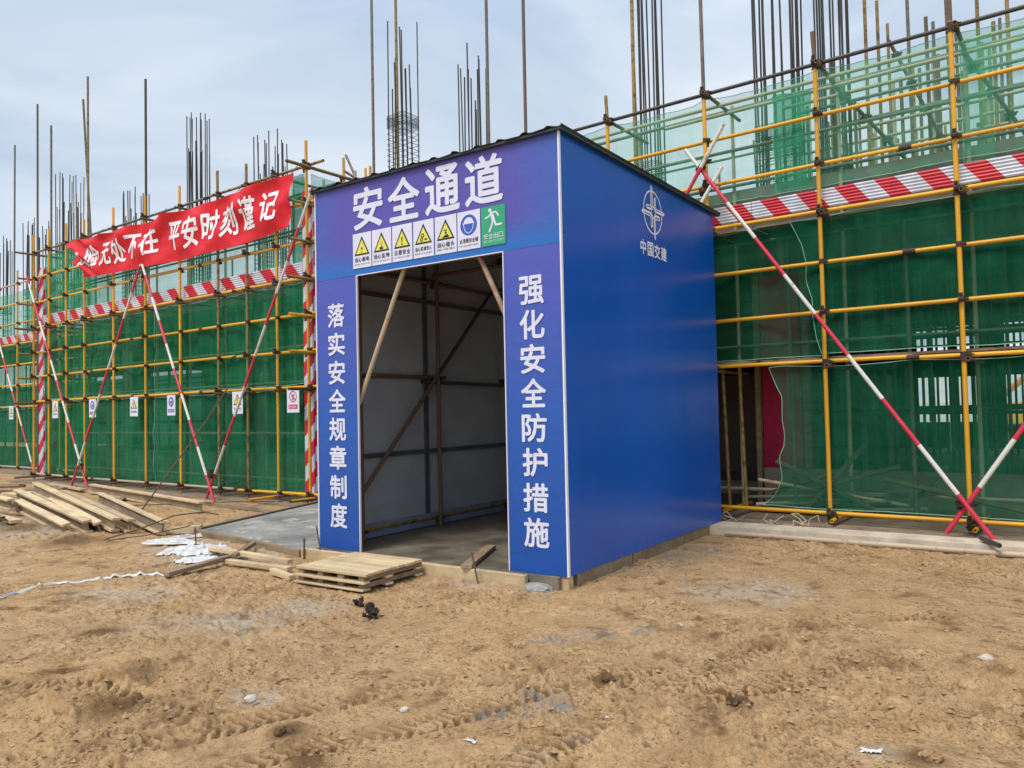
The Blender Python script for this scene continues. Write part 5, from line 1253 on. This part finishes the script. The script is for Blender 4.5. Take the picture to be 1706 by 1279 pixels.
# stones, lumps and scraps lying on the sand
def lump(name, label, cat, x, y, s, mat, seed, squash=.6, group=None, spiky=.35):
    import bmesh
    bm = bmesh.new(); bmesh.ops.create_icosphere(bm, subdivisions=2, radius=1); r = np.random.RandomState(seed); ph = r.rand(3) * 20
    for v in bm.verts:
        q = v.co; n = float(fbm(np.array([q.x * 1.3 + ph[0] + q.z]), np.array([q.y * 1.3 + ph[1] - q.z * .7]), 1.6, 3)[0]); v.co = q * (1 + (n - .5) * 2 * spiky); v.co.z *= squash
    m = bpy.data.meshes.new(name); bm.to_mesh(m); bm.free(); m.materials.append(M[mat])
    o = ob(name, m, None, (x, y, gz(x, y) + s * squash * .35)); o.scale = (s * 1.25, s, s); o.rotation_euler = (0, 0, seed); return tag(o, label, cat, group)
GS = 'stones on the sand'
lump('pale_stone', 'whitish stone on a grey cement spot in the left foreground', 'stone', -3.60, 2.45, .030, 'pebble', 1, .8, GS)
lump('pale_stone', 'rounded pale pebble in the centre foreground', 'stone', -2.85, 2.83, .022, 'pebble', 2, .8, GS)
lump('pale_stone', 'small pale stone right of the blue cement stains', 'stone', -2.35, 5.0, .022, 'pebble', 3, .7, GS)
lump('pale_stone', 'pale stone nearest the right border of the sand', 'stone', -.55, 5.2, .035, 'pebble', 4, .7, GS)
lump('cement_lump', 'flat grey cement lump under the right front corner of the booth', 'cement lump', -3.78, 5.33, .11, 'cement_lump', 6, .35)
def burnt(label, x, y, s, seed, mat='clod_dark', name='burnt_lump', cat='lump', group='dark burnt lumps before the board stack', n=6, flat=1.0):
    t = thing(name, label, cat, (x, y, gz(x, y)), 0, group)
    r = random.Random(seed)
    import bmesh
    for i in range(n):
        bm = bmesh.new(); bmesh.ops.create_icosphere(bm, subdivisions=2, radius=1)
        for v in bm.verts: v.co *= r.uniform(.55, 1.35)
        m = bpy.data.meshes.new('chunk'); bm.to_mesh(m); bm.free(); m.materials.append(M[mat])
        o = ob('chunk', m, t, (r.uniform(-s, s) * .8, r.uniform(-s, s) * .5, s * r.uniform(.15, .9) * flat)); k = s * r.uniform(.28, .5)
        o.scale = (k * r.uniform(.6, 1.6), k * r.uniform(.5, 1), k * r.uniform(.6, 1.5)); o.rotation_euler = (r.uniform(-1, 1), r.uniform(-1, 1), r.uniform(0, 3))
burnt('dark brown crumbled clod right of centre on the sand', -1.47, 3.79, .055, 5, 'clod_brown', 'soil_clod', 'clod', 'dark soil clods on the sand', 12, .35)
burnt('dark crumbled clod in the left foreground beside the tyre print', -3.03, 2.24, .045, 6, 'clod_brown', 'soil_clod', 'clod', 'dark soil clods on the sand', 9, .2)
burnt('broken clod in the right foreground corner', -.60, 3.62, .05, 8, 'clod', 'soil_clod', 'clod', 'dark soil clods on the sand', 12, .3)
burnt('small dark clod left of the middle right clod', -2.2, 3.75, .030, 9, 'clod_brown', 'soil_clod', 'clod', 'dark soil clods on the sand', 8, .3)
burnt('dark burnt lump nearest the board stack', -4.70, 4.20, .058, 3); burnt('larger dark burnt lump in front of the other', -4.39, 4.01, .070, 4)
def scrap(label, x, y, s, seed):
    n = 14; u = np.linspace(-1, 1, n); U, V = np.meshgrid(u, u, indexing='ij'); rad = .6 + .8 * fbm(U + seed, V, 1.7, 3); X = x + U * rad * s * 1.5; Y = y + V * rad * s * .7
    Z = ground_h(X, Y) + .006 + .6 * s * np.abs(fbm(U * 2 + seed, V * 2, 2, 3) - .5)
    tag(ob('paper_scrap', grid_mesh('paper_scrap', np.stack([X, Y, Z], 2), M['white'])), label, 'scrap')
scrap('white scrap of plastic lying flat in the centre foreground', -2.32, 2.72, .020, 3)
scrap('tangled white scrap at the lower right of the sand', -.82, 3.60, .026, 8)
scrap('tiny pale scrap near the blue stains', -1.95, 3.3, .010, 12)
